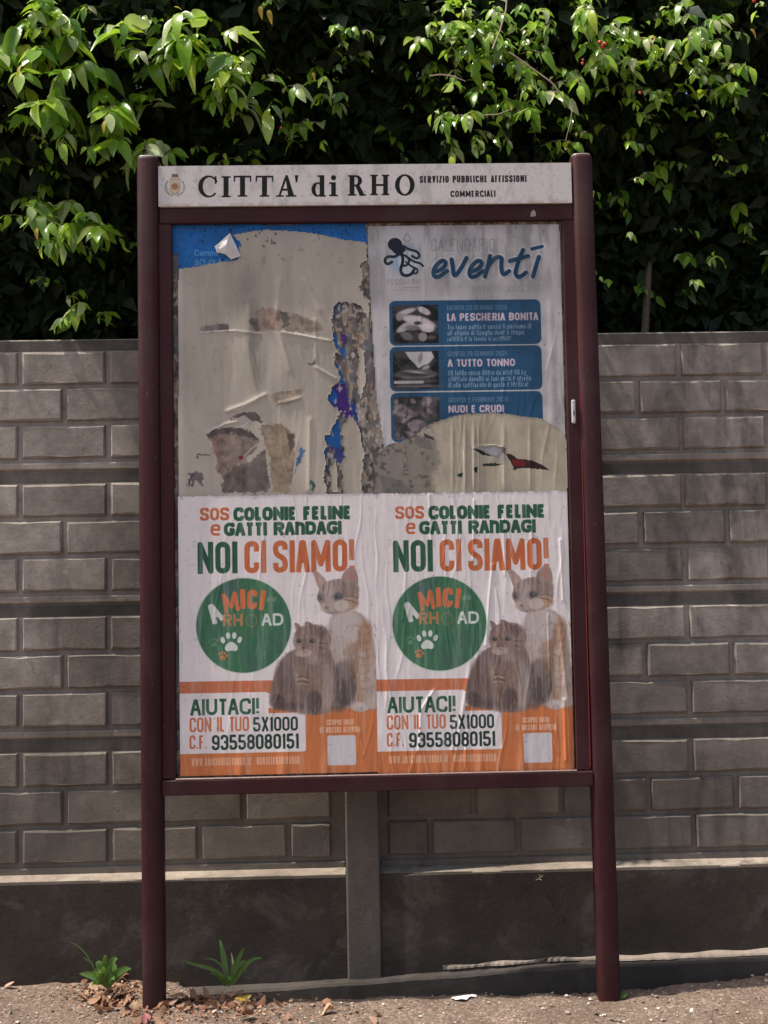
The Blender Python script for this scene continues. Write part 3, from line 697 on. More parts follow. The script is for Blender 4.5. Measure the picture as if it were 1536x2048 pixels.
        T(date, (x0 + 116, y0 + 9), (x0 + 236, y0 + 17), .13, (128, 150, 170), gap=.13, alpha=.75)
        (tx, ty), (ux, uy) = P((x0 + 116, y0 + 25), (tx1, y0 + 38))
        text(cv, title, tx, ty, ux, uy, .17, (206, 198, 206), gap=.12, alpha=.45, soft=.32, round_=True); text(cv, title, tx, ty, ux, uy, .21, (206, 182, 192), gap=.12)
        for k, (ln, xe) in enumerate(lines):
            T(ln, (x0 + 117, y0 + 47 + k * 12), (xe, y0 + 55 + k * 12), .13, (158, 176, 192), gap=.14, alpha=.85)
    card(778, 602, 1083, 688, 'GIOVEDI 22 GENNAIO 2026', 'LA PESCHERIA BONITA', 1076, [('Tra tapas paella e sorrisi ti portiamo in', 1062), ('un angolo di Spagna dove il tempo', 1048), ('rallenta e la tavola si accende!', 1022)], 40)
    card(779, 694, 1085, 779, 'GIOVEDI 29 GENNAIO 2026', 'A TUTTO TONNO', 1030, [('Un tonno rosso intero da oltre 50 kg', 1052), ('sfilettato davanti ai tuoi occhi e servito', 1062), ('in uno spettacolo di gusto e tecnica!', 1056)], 50)
    card(781, 786, 1087, 880, 'GIOVEDI 5 FEBBRAIO 2026', 'NUDI E CRUDI', 1008, [('Ostriche crudi e bollicine per una serata', 1062)], 60)
    (a, b), (c, d) = P((788, 762), (848, 767)); cv.poly([(a, b), (c, b), (c, d), (a, d)], (190, 188, 186))
    s1 = smooth(fbm(h, w, 5, 5, 31), .45, .75)[..., None] * .16; cv.im = cv.im * (1 - s1)
    Y = np.linspace(0, 1, h)[:, None]; s1 = (smooth(fbm(h, w, 9, 30, 5), .45, .7) * smooth(.32 - Y, 0, .22))[..., None] * .34; cv.im = cv.im * (1 - s1) + np.array((.42, .40, .38)) * s1
    s3 = smooth(fbm(h, w, 70, 70, 12, 3), .78, .86)[..., None] * .3; cv.im = cv.im * (1 - s3)
    return cv


def blank_print():
    """pale back of torn paper, glue stained, upper left"""
    cv = Canvas(72, 102, 9, (174, 165, 151), BLO, -0.005); P = cv.px; h, w = cv.H, cv.W
    n = fbm(h, w, 4, 5, 3, 3)[..., None]; cv.im *= .86 + .30 * n
    n = smooth(fbm(h, w, 4, 16, 9), .5, .75)[..., None] * .15; cv.im = cv.im * (1 - n) + np.array((.50, .45, .38)) * n
    Y, X = np.mgrid[0:h, 0:w]; X = X / 9; Y = Y / 9
    g = (0.35 * np.exp(-((X - 25 - Y * .05) / 3.2) ** 2) * smooth(Y, 12, 22) * smooth(66 - Y, 0, 14))[..., None] * .35; cv.im = cv.im * (1 - g)
    mot = fbm(h, w, 50, 40, 55, 4)[..., None]; D = (96, 84, 74); G = (112, 106, 98); DK = (52, 47, 46)
    for pts, c, al in (
        ([(403, 652), (420, 650), (422, 647), (457, 648), (457, 660), (432, 661), (430, 664), (404, 664)], (118, 110, 104), .9), ([(436, 649), (457, 648), (457, 660), (436, 660)], (84, 76, 72), .9),
        ([(497, 640), (520, 616), (534, 614), (575, 624), (600, 630), (640, 646), (650, 662), (600, 665), (560, 660), (512, 664), (508, 650)], (136, 122, 108), .9),
        ([(522, 616), (560, 622), (560, 656), (525, 655)], (142, 116, 104), .8), ([(560, 624), (579, 630), (577, 652), (566, 654)], (84, 76, 68), .85), ([(497, 640), (516, 634), (518, 662), (510, 662)], (92, 82, 76), .8),
        ([(540, 790), (580, 780), (610, 775), (600, 800), (555, 815)], (132, 116, 98), .7),
        ([(458, 838), (480, 826), (505, 822), (520, 830), (526, 845), (505, 842), (490, 832)], (80, 70, 66), .9),
        ([(414, 868), (430, 858), (470, 854), (500, 862), (519, 880), (512, 900), (495, 912), (500, 985), (442, 985), (446, 960), (438, 945), (430, 905), (422, 880)], (120, 104, 94), .9),
        ([(412, 868), (430, 858), (470, 854), (500, 864), (519, 882), (490, 872), (450, 866), (418, 876)], (78, 70, 66), .9),
        ([(448, 955), (470, 930), (500, 925), (530, 900), (536, 940), (540, 985), (446, 985)], (84, 76, 72), .8),
        ([(420, 875), (448, 870), (444, 905), (450, 935), (436, 950), (428, 905)], (134, 104, 92), .6), ([(520, 855), (560, 846), (588, 866), (590, 905), (580, 985), (545, 985), (540, 920)], (124, 106, 84), .75),
        ([(574, 862), (589, 868), (588, 890), (580, 910)], (70, 62, 56), .8),
        ([(374, 948), (392, 940), (404, 944), (405, 972), (392, 962), (380, 975), (384, 955)], (92, 84, 86), .9), ([(378, 955), (390, 945), (382, 960), (374, 975)], (48, 44, 46), .8),
        ([(393, 908), (420, 909), (420, 911), (396, 912), (397, 918), (393, 918)], (70, 62, 56), .9), ([(618, 726), (628, 724), (631, 716), (632, 730), (620, 731)], (88, 80, 72), .9),
        ([(600, 892), (608, 900), (604, 925), (596, 925), (590, 945), (586, 955), (595, 915)], (54, 90, 130), .9), ([(622, 962), (632, 970), (624, 985)], (30, 84, 78), .9)):
        b4 = cv.im.copy(); cv.poly(P(*pts), c, al * .92, .2, 1.1, len(pts), 3.5); mk = np.abs(cv.im - b4).sum(-1, keepdims=True) > .02; cv.im = np.where(mk, cv.im * (.74 + .55 * mot), cv.im)
    (a, b), = P((482, 915)); cv.ellipse(a, b, .8, .7, (120, 22, 36))
    for pts in (((415, 868), (428, 857), (450, 848), (474, 843)), ((470, 856), (490, 850), (500, 840)), ((488, 912), (505, 896), (514, 888)), ((403, 665), (430, 662), (470, 660)), ((590, 665), (640, 678), (655, 680)), ((565, 806), (595, 797)), ((455, 822), (480, 818), (510, 800))):
        cv.strokes([P(*pts)], .28, (214, 206, 196), .8, True, .15)
    s3 = smooth(fbm(h, w, 70, 50, 12, 4), .68, .78)[..., None] * .55; Y2 = (smooth(16 - Y, 0, 10) * np.exp(-((X - 30) / 16) ** 2) + .12)[..., None]; cv.im = cv.im * (1 - s3 * Y2)
    e = smooth(3.2 - X, 0, 2.5)[..., None] * .12; cv.im = cv.im * (1 + e)
    return cv


def torn_right_print():
    cv = Canvas(72, 32, 10, (176, 166, 148), TRO, -0.009); P = cv.px; h, w = cv.H, cv.W
    n = fbm(h, w, 4, 9, 21)[..., None]; cv.im *= .88 + .24 * n
    n = smooth(fbm(h, w, 3, 12, 9), .5, .75)[..., None] * .25; cv.im = cv.im * (1 - n) + np.array((.56, .52, .42)) * n
    cv.poly(P((740, 900), (820, 880), (868, 868), (880, 920), (862, 960), (880, 1000), (740, 1000)), (118, 112, 104), .75, 1.2, 2.0, 5, 6)
    sl, X, Y = cv.grid(0, 0, 28, 32); hh, ww = X.shape
    k = smooth(fbm(hh, ww, 22, 16, 4), .5, .62) * smooth(26 - X, 0, 9); cv.comp(sl, k, (138, 130, 122), .6); k = smooth(fbm(hh, ww, 20, 14, 44), .58, .68) * smooth(26 - X, 0, 8); cv.comp(sl, k, (72, 70, 66), .6)
    for pts, c, al in (([(830, 872), (860, 880), (866, 900), (840, 895), (828, 885)], (110, 104, 100), .8), ([(846, 866), (862, 872), (870, 880), (850, 874)], (60, 52, 50), .9),
                       ([(870, 880), (926, 892), (945, 900), (990, 915), (980, 925), (1008, 925), (1010, 908), (1004, 898), (1000, 890), (960, 890), (945, 895)], (150, 144, 136), .85),
                       ([(945, 896), (962, 900), (982, 912), (966, 910)], (24, 28, 26), .95), ([(964, 928), (985, 926), (1008, 928), (985, 933), (966, 932)], (30, 44, 40), .95),
                       ([(1010, 906), (1026, 910), (1034, 918), (1062, 920), (1084, 930), (1100, 940), (1080, 938), (1050, 936), (1028, 938), (1022, 925)], (44, 26, 28), .95),
                       ([(1024, 918), (1052, 921), (1050, 932), (1026, 932)], (116, 34, 38), .9), ([(915, 948), (926, 946), (924, 953), (916, 953)], (16, 52, 44), .95), ([(948, 936), (955, 934), (955, 944), (949, 944)], (20, 30, 52), .95),
                       ([(1024, 938), (1034, 936), (1030, 942)], (50, 40, 38), .9), ([(1000, 893), (1012, 896), (1010, 908), (1002, 902)], (90, 78, 72), .9), ([(760, 950), (800, 960), (830, 985), (815, 1000), (770, 1000)], (98, 98, 98), .6)):
        cv.poly(P(*pts), c, al, .1, .35, len(pts), 2.0)
    for pts in (((944, 897), (960, 889), (990, 889), (1002, 893)), ((925, 945), (928, 920), (926, 900))):
        cv.strokes([P(*pts)], .3, (212, 206, 190), .85, True, .15)
    return cv


def blue_print():
    cv = Canvas(71, 20, 9, (22, 98, 168), BUO, -0.002); P = cv.px; h, w = cv.H, cv.W
    n = fbm(h, w, 4, 12, 2)[..., None]; cv.im *= .8 + .35 * n
    def T(s, a, b, t, col, **k):
        (x0, y0), (x1, y1) = P(a, b); text(cv, s, x0, y0, x1, y1, t, col, **k)
    T('Cammino', (389, 500), (452, 511), .14, (120, 170, 214), gap=.12, alpha=.8); T('SCUOLA DI TEATRO', (389, 519), (520, 530), .15, (120, 170, 214), gap=.12, alpha=.8)
    s3 = smooth(fbm(h, w, 26, 95, 12, 4), .66, .76)[..., None] * .5; cv.im = cv.im * (1 - s3)
    return cv


def backing_print():
    """the board's sheet where old glue and torn layers are still stuck to it"""
    cv = Canvas(145, 202, 6, (98, 92, 86), BAO, 0.0); P = cv.px; h, w = cv.H, cv.W
    n = fbm(h, w, 26, 40, 6); n2 = fbm(h, w, 30, 70, 16); n3 = fbm(h, w, 60, 110, 26)
    def lay(m, c, a): 
        k = (m * a)[..., None]; cv.im = cv.im * (1 - k) + np.array(c) / 255 * k
    lay(smooth(n, .48, .58), (120, 114, 108), .8); lay(smooth(n2, .55, .60), (158, 148, 136), .85); lay(smooth(n3, .6, .66), (70, 66, 64), .7)
    lay(smooth(fbm(h, w, 90, 70, 66), .60, .68), (166, 138, 112), .7); lay(smooth(fbm(h, w, 120, 110, 67), .62, .68), (190, 180, 168), .7); lay(smooth(fbm(h, w, 14, 30, 68, 5), .56, .62), (92, 96, 102), .6)
    B = (34, 92, 158); Pp = (66, 40, 120); 
    for pts, c in (([(665, 605), (682, 600), (690, 618), (676, 625), (668, 640)], (70, 84, 104)), ([(655, 655), (672, 668), (676, 690), (690, 700), (688, 720), (678, 700), (664, 690), (656, 672)], B), ([(684, 665), (696, 672), (690, 690), (682, 684)], Pp),
                   ([(668, 720), (682, 745), (690, 770), (682, 775), (674, 755)], B), ([(662, 772), (692, 768), (697, 800), (706, 830), (694, 838), (678, 822), (664, 812), (650, 800)], Pp), ([(700, 795), (712, 812), (718, 850), (724, 870), (714, 850), (704, 820)], (36, 60, 130)),
                   ([(664, 775), (676, 790), (672, 812), (656, 800)], B), ([(630, 858), (648, 874), (660, 868), (672, 835), (680, 850), (682, 880), (684, 920), (672, 905), (652, 885)], B), ([(650, 895), (656, 900), (652, 940), (645, 955), (644, 930)], B), ([(660, 890), (690, 900), (688, 930), (672, 925)], (60, 66, 120)),
                   ([(768, 880), (790, 884), (786, 890), (770, 892)], (30, 44, 84))):
        cv.poly(P(*pts), c, .95, .12, .9, len(pts), 2)
    for k in range(150):
        r_ = np.random.default_rng(k); x, y = r_.uniform(640, 760), r_.uniform(600, 985); s = r_.uniform(1.2, 5)
        cv.poly(P(*[(x + s * math.cos(a) * r_.uniform(.4, 1.2), y + 1.8 * s * math.sin(a) * r_.uniform(.4, 1.2)) for a in (0, 1, 2, 3.1, 4.2, 5.2)]), [(170, 160, 148), (62, 60, 60), (128, 118, 106), (188, 180, 172)][k % 4], .8, .1, .3, k, 2)
    return cv


def header_print():
    cv = Canvas(HW * 100, HH * 100, 12, (205, 199, 196), HDO, HY); P = cv.px; K = (24, 21, 22); h, w = cv.H, cv.W; cv.grow = .10
    def poly(*p): cv.poly(P(*p), K)
    def rc(x0, y0, x1, y1):  # rectangle in photograph px, following the slight slope of the panel
        cv.poly(P((x0, y0), (x1, y0 - (x1 - x0) * .003), (x1, y1 - (x1 - x0) * .003), (x0, y1)), K)
    def el(cx, cy, rx, ry, cut=None):
        n = 48; return [(cx + rx * math.cos(2 * math.pi * i / n), cy + ry * math.sin(2 * math.pi * i / n)) for i in range(n)]
    def ring(cx, cy, rx, ry, ix, iy, clip=None, off=0):
        o = P(*el(cx, cy, rx, ry)); i = P(*el(cx + off, cy, ix, iy)); cv.poly([o, i], K)
    # C : ring opened at the right
    def arcband(cx, cy, rx, ry, ix, iy, a0, a1, off):
        n = 40; A = [R(a0 + (a1 - a0) * k / n) for k in range(n + 1)]
        cv.poly(P(*([(cx + rx * math.cos(a), cy + ry * math.sin(a)) for a in A] + [(cx + off + ix * math.cos(a), cy + iy * math.sin(a)) for a in A[::-1]])), K)
    y0, y1 = 353, 394
    arcband(417, 373, 20, 21.5, 14, 19, 42, 318, 2); rc(430, 353, 432.5, 367); arcband(417, 373, 20, 21.5, 17, 19, 318, 332, 1); 
    def I(x, w_=9, a=y0, b=y1, sf=4): rc(x - w_ / 2, a, x + w_ / 2, b); rc(x - w_ / 2 - sf, a, x + w_ / 2 + sf, a + 2); rc(x - w_ / 2 - sf, b - 2, x + w_ / 2 + sf, b)
    I(452)
    def Tt(x):
        rc(x - 4.5, 352, x + 4.5, 393); rc(x - 9, 391, x + 9, 393); rc(x - 17, 352, x + 17, 354.5); poly((x - 17, 352), (x - 15, 352), (x - 15.5, 363), (x - 17, 363)); poly((x + 15, 352), (x + 17, 352), (x + 17, 363), (x + 15.5, 363))
    Tt(485); Tt(529)
    poly((571, 351), (575, 351), (588, 393), (577, 393)); poly((570, 354), (573, 356), (560, 393), (557, 393)); rc(562, 378, 582, 381); rc(553, 391, 567, 393); rc(572, 391, 592, 393)
    poly((590, 351), (596, 351), (594, 364), (592, 364))
    arcband(635, 379, 11.5, 14, 5.5, 12, 0, 360, 1); rc(640, 351, 648, 393); rc(636, 351, 641, 353.5); rc(647, 391, 651, 393)
    rc(663, 365, 671, 392); rc(659, 365, 664, 367.5); rc(659, 390, 675, 392); cv.poly(P(*el(667, 355.5, 4.6, 4.6)), K)
    I(704, 8.5, 351, 391, 3.5); arcband(712, 361.5, 11.5, 10.5, 4.5, 8, -95, 95, 0); rc(707, 351, 713, 353.5); rc(707, 369.5, 713, 372); poly((711, 371), (718, 370), (729, 391), (720, 391)); rc(719, 389, 731, 391)
    I(748, 8, 350, 390, 3); I(771, 8, 350, 390, 3); rc(751, 368.5, 768, 371.5)
    arcband(809.5, 370, 19, 21, 11, 18.5, 0, 360, 0)
    def T(s, a, b, t, col, **k):
        (x0, y0_), (x1, y1_) = P(a, b); text(cv, s, x0, min(y0_, y1_), x1, max(y0_, y1_), t, col, **k)
    T('SERVIZIO PUBBLICHE AFFISSIONI', (839, 352), (1053, 364), .22, (40, 36, 40), gap=.12, space=.35); T('COMMERCIALI', (901, 381.5), (991, 393.5), .22, (40, 36, 40), gap=.12)
    cv.grow = 0.0
    # civic emblem: crown, shield, wreath
    G = (104, 120, 112)
    for sgn in (-1, 1):
        for k in range(9):
            a = R(20 + k * 15); x = 350 + sgn * 17 * math.sin(a) * (1.1 if k < 8 else .8); y = 374 + 18 * math.cos(a); (u, v), = P((x, y)); cv.ellipse(u, v, .52, .26, G if k % 3 else (120, 132, 146), .85, sgn * (a - 1.2), .08)
    cv.poly(P((339, 357), (361, 357), (361, 380), (357, 388), (350, 392), (343, 388), (339, 380)), (176, 156, 136), 1, .12); cv.poly(P((341, 360), (359, 360), (358, 378), (350, 388), (342, 378)), (190, 172, 150), 1, .15)
    (a, b), = P((350, 373)); cv.ellipse(a, b, 1.3, 1.2, (150, 104, 80), .9, 0, .1); cv.poly(P((341, 357), (344, 349), (356, 349), (359, 357)), (178, 166, 154), 1, .12); cv.poly(P((344, 348), (356, 348), (356, 354), (344, 354)), (92, 84, 78), .9, .15)
    n = smooth(fbm(h, w, 2, 40, 4), .5, .75)[..., None] * .10; cv.im = cv.im * (1 - n); n = smooth(fbm(h, w, 30, 240, 5, 3), .66, .76)[..., None] * .12; cv.im = cv.im * (1 - n)
    Y = np.linspace(0, 1, h)[:, None]; n = (smooth(fbm(h, w, 3, 60, 15), .45, .6) * smooth(Y, .90, .97))[..., None] * .22; cv.im = cv.im * (1 - n) + np.array((.52, .38, .30)) * n
    return cv


def print_mat(name, cv, rough=0.55, spec=0.3):
    m, nt, p = new_mat(name, rough); p.inputs['Specular IOR Level'].default_value = spec
    t = nt.nodes.new('ShaderNodeTexImage'); t.image = cv.image(name); t.extension = 'EXTEND'; t.interpolation = 'Cubic'
    nt.links.new(t.outputs[0], p.inputs['Base Color'])
    bump(nt, p, noise(nt, 130, 4, 0.65), 0.18, 0.002)
    return m


def wrinkles(nx, nz, w, h, seed, n=60, amp=0.0016, region=None):
    """relief of glued paper: long, mostly vertical folds; rows from the top"""
    r = np.random.default_rng(seed); X, Y = np.meshgrid(np.linspace(0, w, nx), np.linspace(0, h, nz)); H = np.zeros((nz, nx))
    for _ in range(n):
        if region: x0, y0 = r.uniform(region[0], region[2]), r.uniform(region[1], region[3])
        else: x0, y0 = r.uniform(0, w), r.uniform(0, h)
        L = r.uniform(.04, .26); a = r.normal(0, .13); s = r.uniform(.0018, .0055); A = r.uniform(.25, 1) * amp
        u = (X - x0) * math.cos(a) + (Y - y0) * math.sin(a) + .004 * np.sin((Y - y0) * 30 + r.uniform(0, 6)); v = -(X - x0) * math.sin(a) + (Y - y0) * math.cos(a)
        H += A * np.exp(-np.abs(u / s) ** 1.4) * np.exp(-(v / L) ** 2 * 2)
    H += (fbm(nz, nx, h * 6, w * 10, seed + 5) - .3) * amp * 1.0 + (fbm(nz, nx, h * 5, w * 45, seed + 9) - .5) * amp * .8
    return np.clip(H, -.0003, .008)


def sheet(name, cv, x0, z1, w, h, y, mat, seed, amp, n, mask=None, extra=None, parent=None, step=0.0035):
    """wrinkled sheet of paper, top left corner (x0, z1); mask(X, Z) keeps what is not torn away; with its own thickness"""
    nx, nz = int(w / step) + 1, int(h / step) + 1
    H = wrinkles(nx, nz, w, h, seed, n, amp)
    U, V = np.meshgrid(np.linspace(0, 1, nx), np.linspace(0, 1, nz)); X = x0 + U * w; Z = z1 - V * h
    if extra is not None: H = H + extra(X, Z)
    keep = np.ones((nz - 1, nx - 1), bool)
    if mask is not None:
        cx = (X[1:, 1:] + X[:-1, :-1]) / 2; cz = (Z[1:, 1:] + Z[:-1, :-1]) / 2; keep = mask(cx, cz)
        # torn borders curl slightly towards the viewer
        k = keep.astype(float); e = np.ones((nz, nx)); s = (k[1:, 1:] + k[:-1, 1:] + k[1:, :-1] + k[:-1, :-1]) / 4; e[1:-1, 1:-1] = s; H = H + (e < .99) * (e > .01) * .0006
    idx = np.arange(nx * nz).reshape(nz, nx)
    F = np.stack([idx[:-1, :-1], idx[1:, :-1], idx[1:, 1:], idx[:-1, 1:]], -1)[keep]
    Vt = np.stack([X, y - H, Z], -1).reshape(-1, 3); uv = np.stack([U, 1 - V], -1).reshape(-1, 2)
    used = np.unique(F); mp = -np.ones(len(Vt), int); mp[used] = np.arange(len(used))
    o = fast_mesh(name, Vt[used], mp[F], mat, parent, True, uv[used])
    return o


def ridges(lst, y):
    """folds along measured lines: (points, half width, height)"""
    L = [([tuple(back(a, b, y)[[0, 2]]) for a, b in pts], s, a_) for pts, s, a_ in lst]
    def f(X, Z):
        q = np.zeros(X.shape)
        for P_, s, a_ in L:
            d = np.full(X.shape, 9.0)
            for (ax, az), (bx, bz) in zip(P_[:-1], P_[1:]):
                ex, ez = bx - ax, bz - az; LL = ex * ex + ez * ez; t = np.clip(((X - ax) * ex + (Z - az) * ez) / LL, 0, 1); d = np.minimum(d, np.hypot(X - ax - t * ex, Z - az - t * ez))
            q += a_ * np.exp(-(d / s) ** 1.5)
        return q
    return f


def inside(poly):
    P_ = np.array(poly)
    def f(X, Z):
        ins = np.zeros(X.shape, bool); n = len(P_)
        for i in range(n):
            ax, ay = P_[i]; bx, by = P_[(i + 1) % n]
            if ay == by: continue
            ins ^= ((ay > Z) != (by > Z)) & (X < (bx - ax) * (Z - ay) / (by - ay) + ax)
        return ins
    return f


def plane_pts(pts, y=-0.005):
    r = []
    for a, b in pts:
        p = back(a, b, y); r.append((p[0], p[2]))
    return r


# ------------------------------------------------------------------ ground
def ground_h(x, y):
    h = 0.012 * np.exp(-((x + 1.25) / .5) ** 2) * smooth(y, .02, .2) - 0.006 + 0.014 * smooth(x, .75, 1.6) * smooth(y, -.25, .15)
    ye = .045 + .125 * smooth(x, .8, 1.75) + .004 * np.sin(x * 37) + .004 * np.sin(x * 83 + 1) + .25 * smooth(-x, .60, .80)
    h = h - .085 * smooth(y - ye, 0, .022) * smooth(-y, -.45, -.30)
    h = h + .012 * np.exp(-((x + .62) / .35) ** 2 - ((y - .03) / .14) ** 2)
    near = np.exp(-(np.maximum(np.abs(x) - 2, 0) / 2) ** 2 - (np.maximum(np.abs(y) - 1, 0) / 2) ** 2)
    h = h + near * (.004 * np.sin(x * 7 + 2 * np.sin(y * 5)) + .003 * np.sin(x * 23 + y * 19) + .0022 * np.sin(x * 61 - y * 47 + 2 * np.sin(x * 17)))
    return h


def axis(lo, hi, d, far, n):
    core = np.arange(lo, hi + d / 2, d); g = np.geomspace(d, far, n)
    return np.concatenate([lo - np.cumsum(g)[::-1], core, hi + np.cumsum(g)])


gx = axis(-1.9, 2.0, 0.02, 30, 26); gy = axis(-.5, .5, 0.010, 30, 26)
GX, GY = np.meshgrid(gx, gy); GZ = ground_h(GX, GY)
gi = np.arange(GX.size).reshape(GX.shape)
GF = np.stack([gi[:-1, :-1], gi[:-1, 1:], gi[1:, 1:], gi[1:, :-1]], -1).reshape(-1, 4)
tag(fast_mesh('ground', np.stack([GX, GY, GZ], -1).reshape(-1, 3), GF, M_GROUND, smooth=True), kind='structure')

# ------------------------------------------------------------------ concrete wall of panels between pilasters
BAY = 2.23; PITCH = 0.5125; TOPZ = 2.425; WF = 0.320; WB = 0.3325
wall = empty('concrete_wall', (0, WF, 0), 'grey precast concrete wall with block pattern panels standing on a dark stained plinth', 'wall')


def wpart(name, vf, mat, parent=wall, loc=None, smooth_=False):
    v, f = vf; o = mesh_obj(name, v, f, mat, None, smooth_); o.parent = parent
    if parent is wall: o.location = (0, -WF, 0)
    return fix_normals(o)


def block_mesh(w, h, d, seed):
    r = random.Random(seed); n = 10
    per = []
    for k in range(4): per.append((w * k / 4, 0))
    per.append((w, 0)); per.append((w, h))
    for k in (3, 2, 1): per.append((w * k / 4, h))
    per.append((0, h)); n = len(per)
    c = .0062; V = []; 
    for x, z in per: V.append((x, d, z))
    for x, z in per: V.append((x + r.uniform(-.0012, .0012), c * r.uniform(.8, 1.2), z + r.uniform(-.0012, .0012)))
    for x, z in per:
        ix = c if x < 1e-6 else (-c if x > w - 1e-6 else 0); iz = c if z < 1e-6 else -c
        V.append((x + ix * r.uniform(.5, 1.6), r.uniform(-.0006, .0006), z + iz * r.uniform(.35, 1.7)))
    F = [tuple(range(2 * n, 3 * n))]
    for a in (0, n):
        for k in range(n): F.append((a + k, a + (k + 1) % n, a + n + (k + 1) % n, a + n + k))
    me = bpy.data.meshes.new('block'); me.from_pydata(V, [], F); me.update(); me.materials.append(M_BLOCK)
    import bmesh
    bm = bmesh.new(); bm.from_mesh(me); bmesh.ops.recalc_face_normals(bm, faces=bm.faces)
    # open back: make sure the front looks towards -y
    fr = max(bm.faces, key=lambda q: len(q.verts))
    if fr.normal.y > 0: bmesh.ops.reverse_faces(bm, faces=bm.faces)
    bm.to_mesh(me); bm.free(); return me


BW, BH, BJ = .3180, .1240, .020
FULL = [block_mesh(BW, BH, .022, s) for s in range(5)]; HALF = [block_mesh(BW / 2 - BJ / 2, BH, .022, s + 20) for s in range(4)]
bc = -.052
bay_x = [bc - 2 * BAY, bc - BAY, bc, bc + BAY]     # left pilaster centre of each bay
rb = random.Random(5)
for bi, px0 in enumerate(bay_x):
    s0 = px0 + .100
    for lv in range(4):
        zt = TOPZ - lv * PITCH; zb = zt - PITCH
        v, f = box(px0 + .06, px0 + BAY - .06, WB, WB + .05, zb, zt, .0045)
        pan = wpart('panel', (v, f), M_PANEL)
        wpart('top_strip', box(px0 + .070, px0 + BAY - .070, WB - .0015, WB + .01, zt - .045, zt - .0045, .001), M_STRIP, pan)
        # proud strip along the bottom of each panel
        wpart('bottom_strip', box(px0 + .066, px0 + BAY - .066, WF + .003, WB + .004, zb + .0045, zb + .032, .0045), M_PANEL, pan)
        rows = []
        for r_ in range(3):
            z = zt - .050 - BH - r_ * (BH + BJ)
            if r_ == 1: rows += [(FULL, s0 + k * (BW + BJ), z) for k in range(6)]
            else: rows += [(HALF, s0, z)] + [(FULL, s0 + .149 + BJ + k * (BW + BJ), z) for k in range(5)] + [(HALF, s0 + .149 + BJ + 5 * (BW + BJ), z)]
        if bi in (1, 2):
            for ms, x, z in rows:
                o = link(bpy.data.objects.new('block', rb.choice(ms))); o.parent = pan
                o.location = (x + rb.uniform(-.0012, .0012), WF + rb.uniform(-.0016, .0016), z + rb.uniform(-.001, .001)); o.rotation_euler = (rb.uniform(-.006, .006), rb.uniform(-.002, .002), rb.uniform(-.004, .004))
        else:   # bays outside the picture: the courses of one panel in one mesh
            V = []; F = []
            for ms, x, z in rows:
                me = ms[0]; b0 = len(V); V += [(q.co.x + x, q.co.y + WF, q.co.z + z) for q in me.vertices]; F += [tuple(b0 + k for k in p.vertices) for p in me.polygons]
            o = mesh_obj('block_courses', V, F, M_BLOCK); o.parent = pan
for k in range(5):
    x = bc + (k - 2) * BAY
    v, f = box(x - .064, x + .064, .232, .40, -.14, TOPZ + .012, .007)
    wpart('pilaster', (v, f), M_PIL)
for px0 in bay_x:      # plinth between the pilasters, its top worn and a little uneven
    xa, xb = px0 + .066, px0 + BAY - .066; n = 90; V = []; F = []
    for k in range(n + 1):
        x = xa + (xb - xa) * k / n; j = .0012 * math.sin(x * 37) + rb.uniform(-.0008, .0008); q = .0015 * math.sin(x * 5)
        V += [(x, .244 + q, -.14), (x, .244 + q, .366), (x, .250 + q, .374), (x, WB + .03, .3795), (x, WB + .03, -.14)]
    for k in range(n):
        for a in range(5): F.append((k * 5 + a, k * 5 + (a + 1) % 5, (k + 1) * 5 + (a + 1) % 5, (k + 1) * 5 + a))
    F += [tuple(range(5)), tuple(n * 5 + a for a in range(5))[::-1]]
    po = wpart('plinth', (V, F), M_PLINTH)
    V = []; F = []      # mortar skin on the plinth's top, broken at its front edge
    for k in range(n + 1):
        x = xa + (xb - xa) * k / n; w = .0015 * math.sin(x * 27) + rb.uniform(-.0008, .0008) + .002 * math.sin(x * 9)
        V += [(x, .250 + w, .371), (x, .254 + w, .3755), (x, WB - .001, .3835)]
    for k in range(n):
        for a in range(2): F.append((k * 3 + a, k * 3 + a + 1, (k + 1) * 3 + a + 1, (k + 1) * 3 + a))
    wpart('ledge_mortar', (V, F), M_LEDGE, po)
# ragged footing that steps out below the plinth, rising to the right
V = []; F = []; xs = np.linspace(-1.9, 2.6, 160)
for x in xs:
    t = -.020 + .058 * float(smooth(np.array(x), -.6, .9)) + .010 * float(smooth(np.array(x), .9, 1.6))
    rag = rb.uniform(-.0015, .0015) + .002 * math.sin(x * 11) * math.sin(x * 7.3); fy = .188 + .004 * math.sin(x * 2.3) + .0012 * math.sin(x * 17)
    if x < .75: t -= .008 * (.5 + .5 * math.sin(x * 4.2)); fy += .012 * (.5 + .5 * math.sin(x * 3.1 + 1))
    V += [(x, fy - .004, -.14), (x, fy, t + rag - .008), (x, fy + .008, t + rag), (x, .30, t + .006), (x, .30, -.14)]
for k in range(len(xs) - 1):
    for a in range(5): F.append((k * 5 + a, k * 5 + (a + 1) % 5, (k + 1) * 5 + (a + 1) % 5, (k + 1) * 5 + a))
F += [tuple(range(5)), tuple((len(xs) - 1) * 5 + a for a in range(5))[::-1]]
foot = wpart('footing', (V, F), M_FOOT)
V = []; F = []; xs = np.linspace(.24, 2.1, 150)      # pale strip along the footing's back edge, sunlight put into its colour
for x in xs:
    t = -.020 + .058 * float(smooth(np.array(x), -.6, .9)) + .010 * float(smooth(np.array(x), .9, 1.6)) + .004
    w = .030 * (.12 + .88 * float(smooth(np.array(x), .65, 1.0))) + .006 * math.sin(x * 23) * math.sin(x * 9) + rb.uniform(-.0025, .0025)
    V += [(x, .2435 - w, t), (x, .2435 - w * .8, t + .006), (x, .2435, t + .013 + .003 * math.sin(x * 31))]
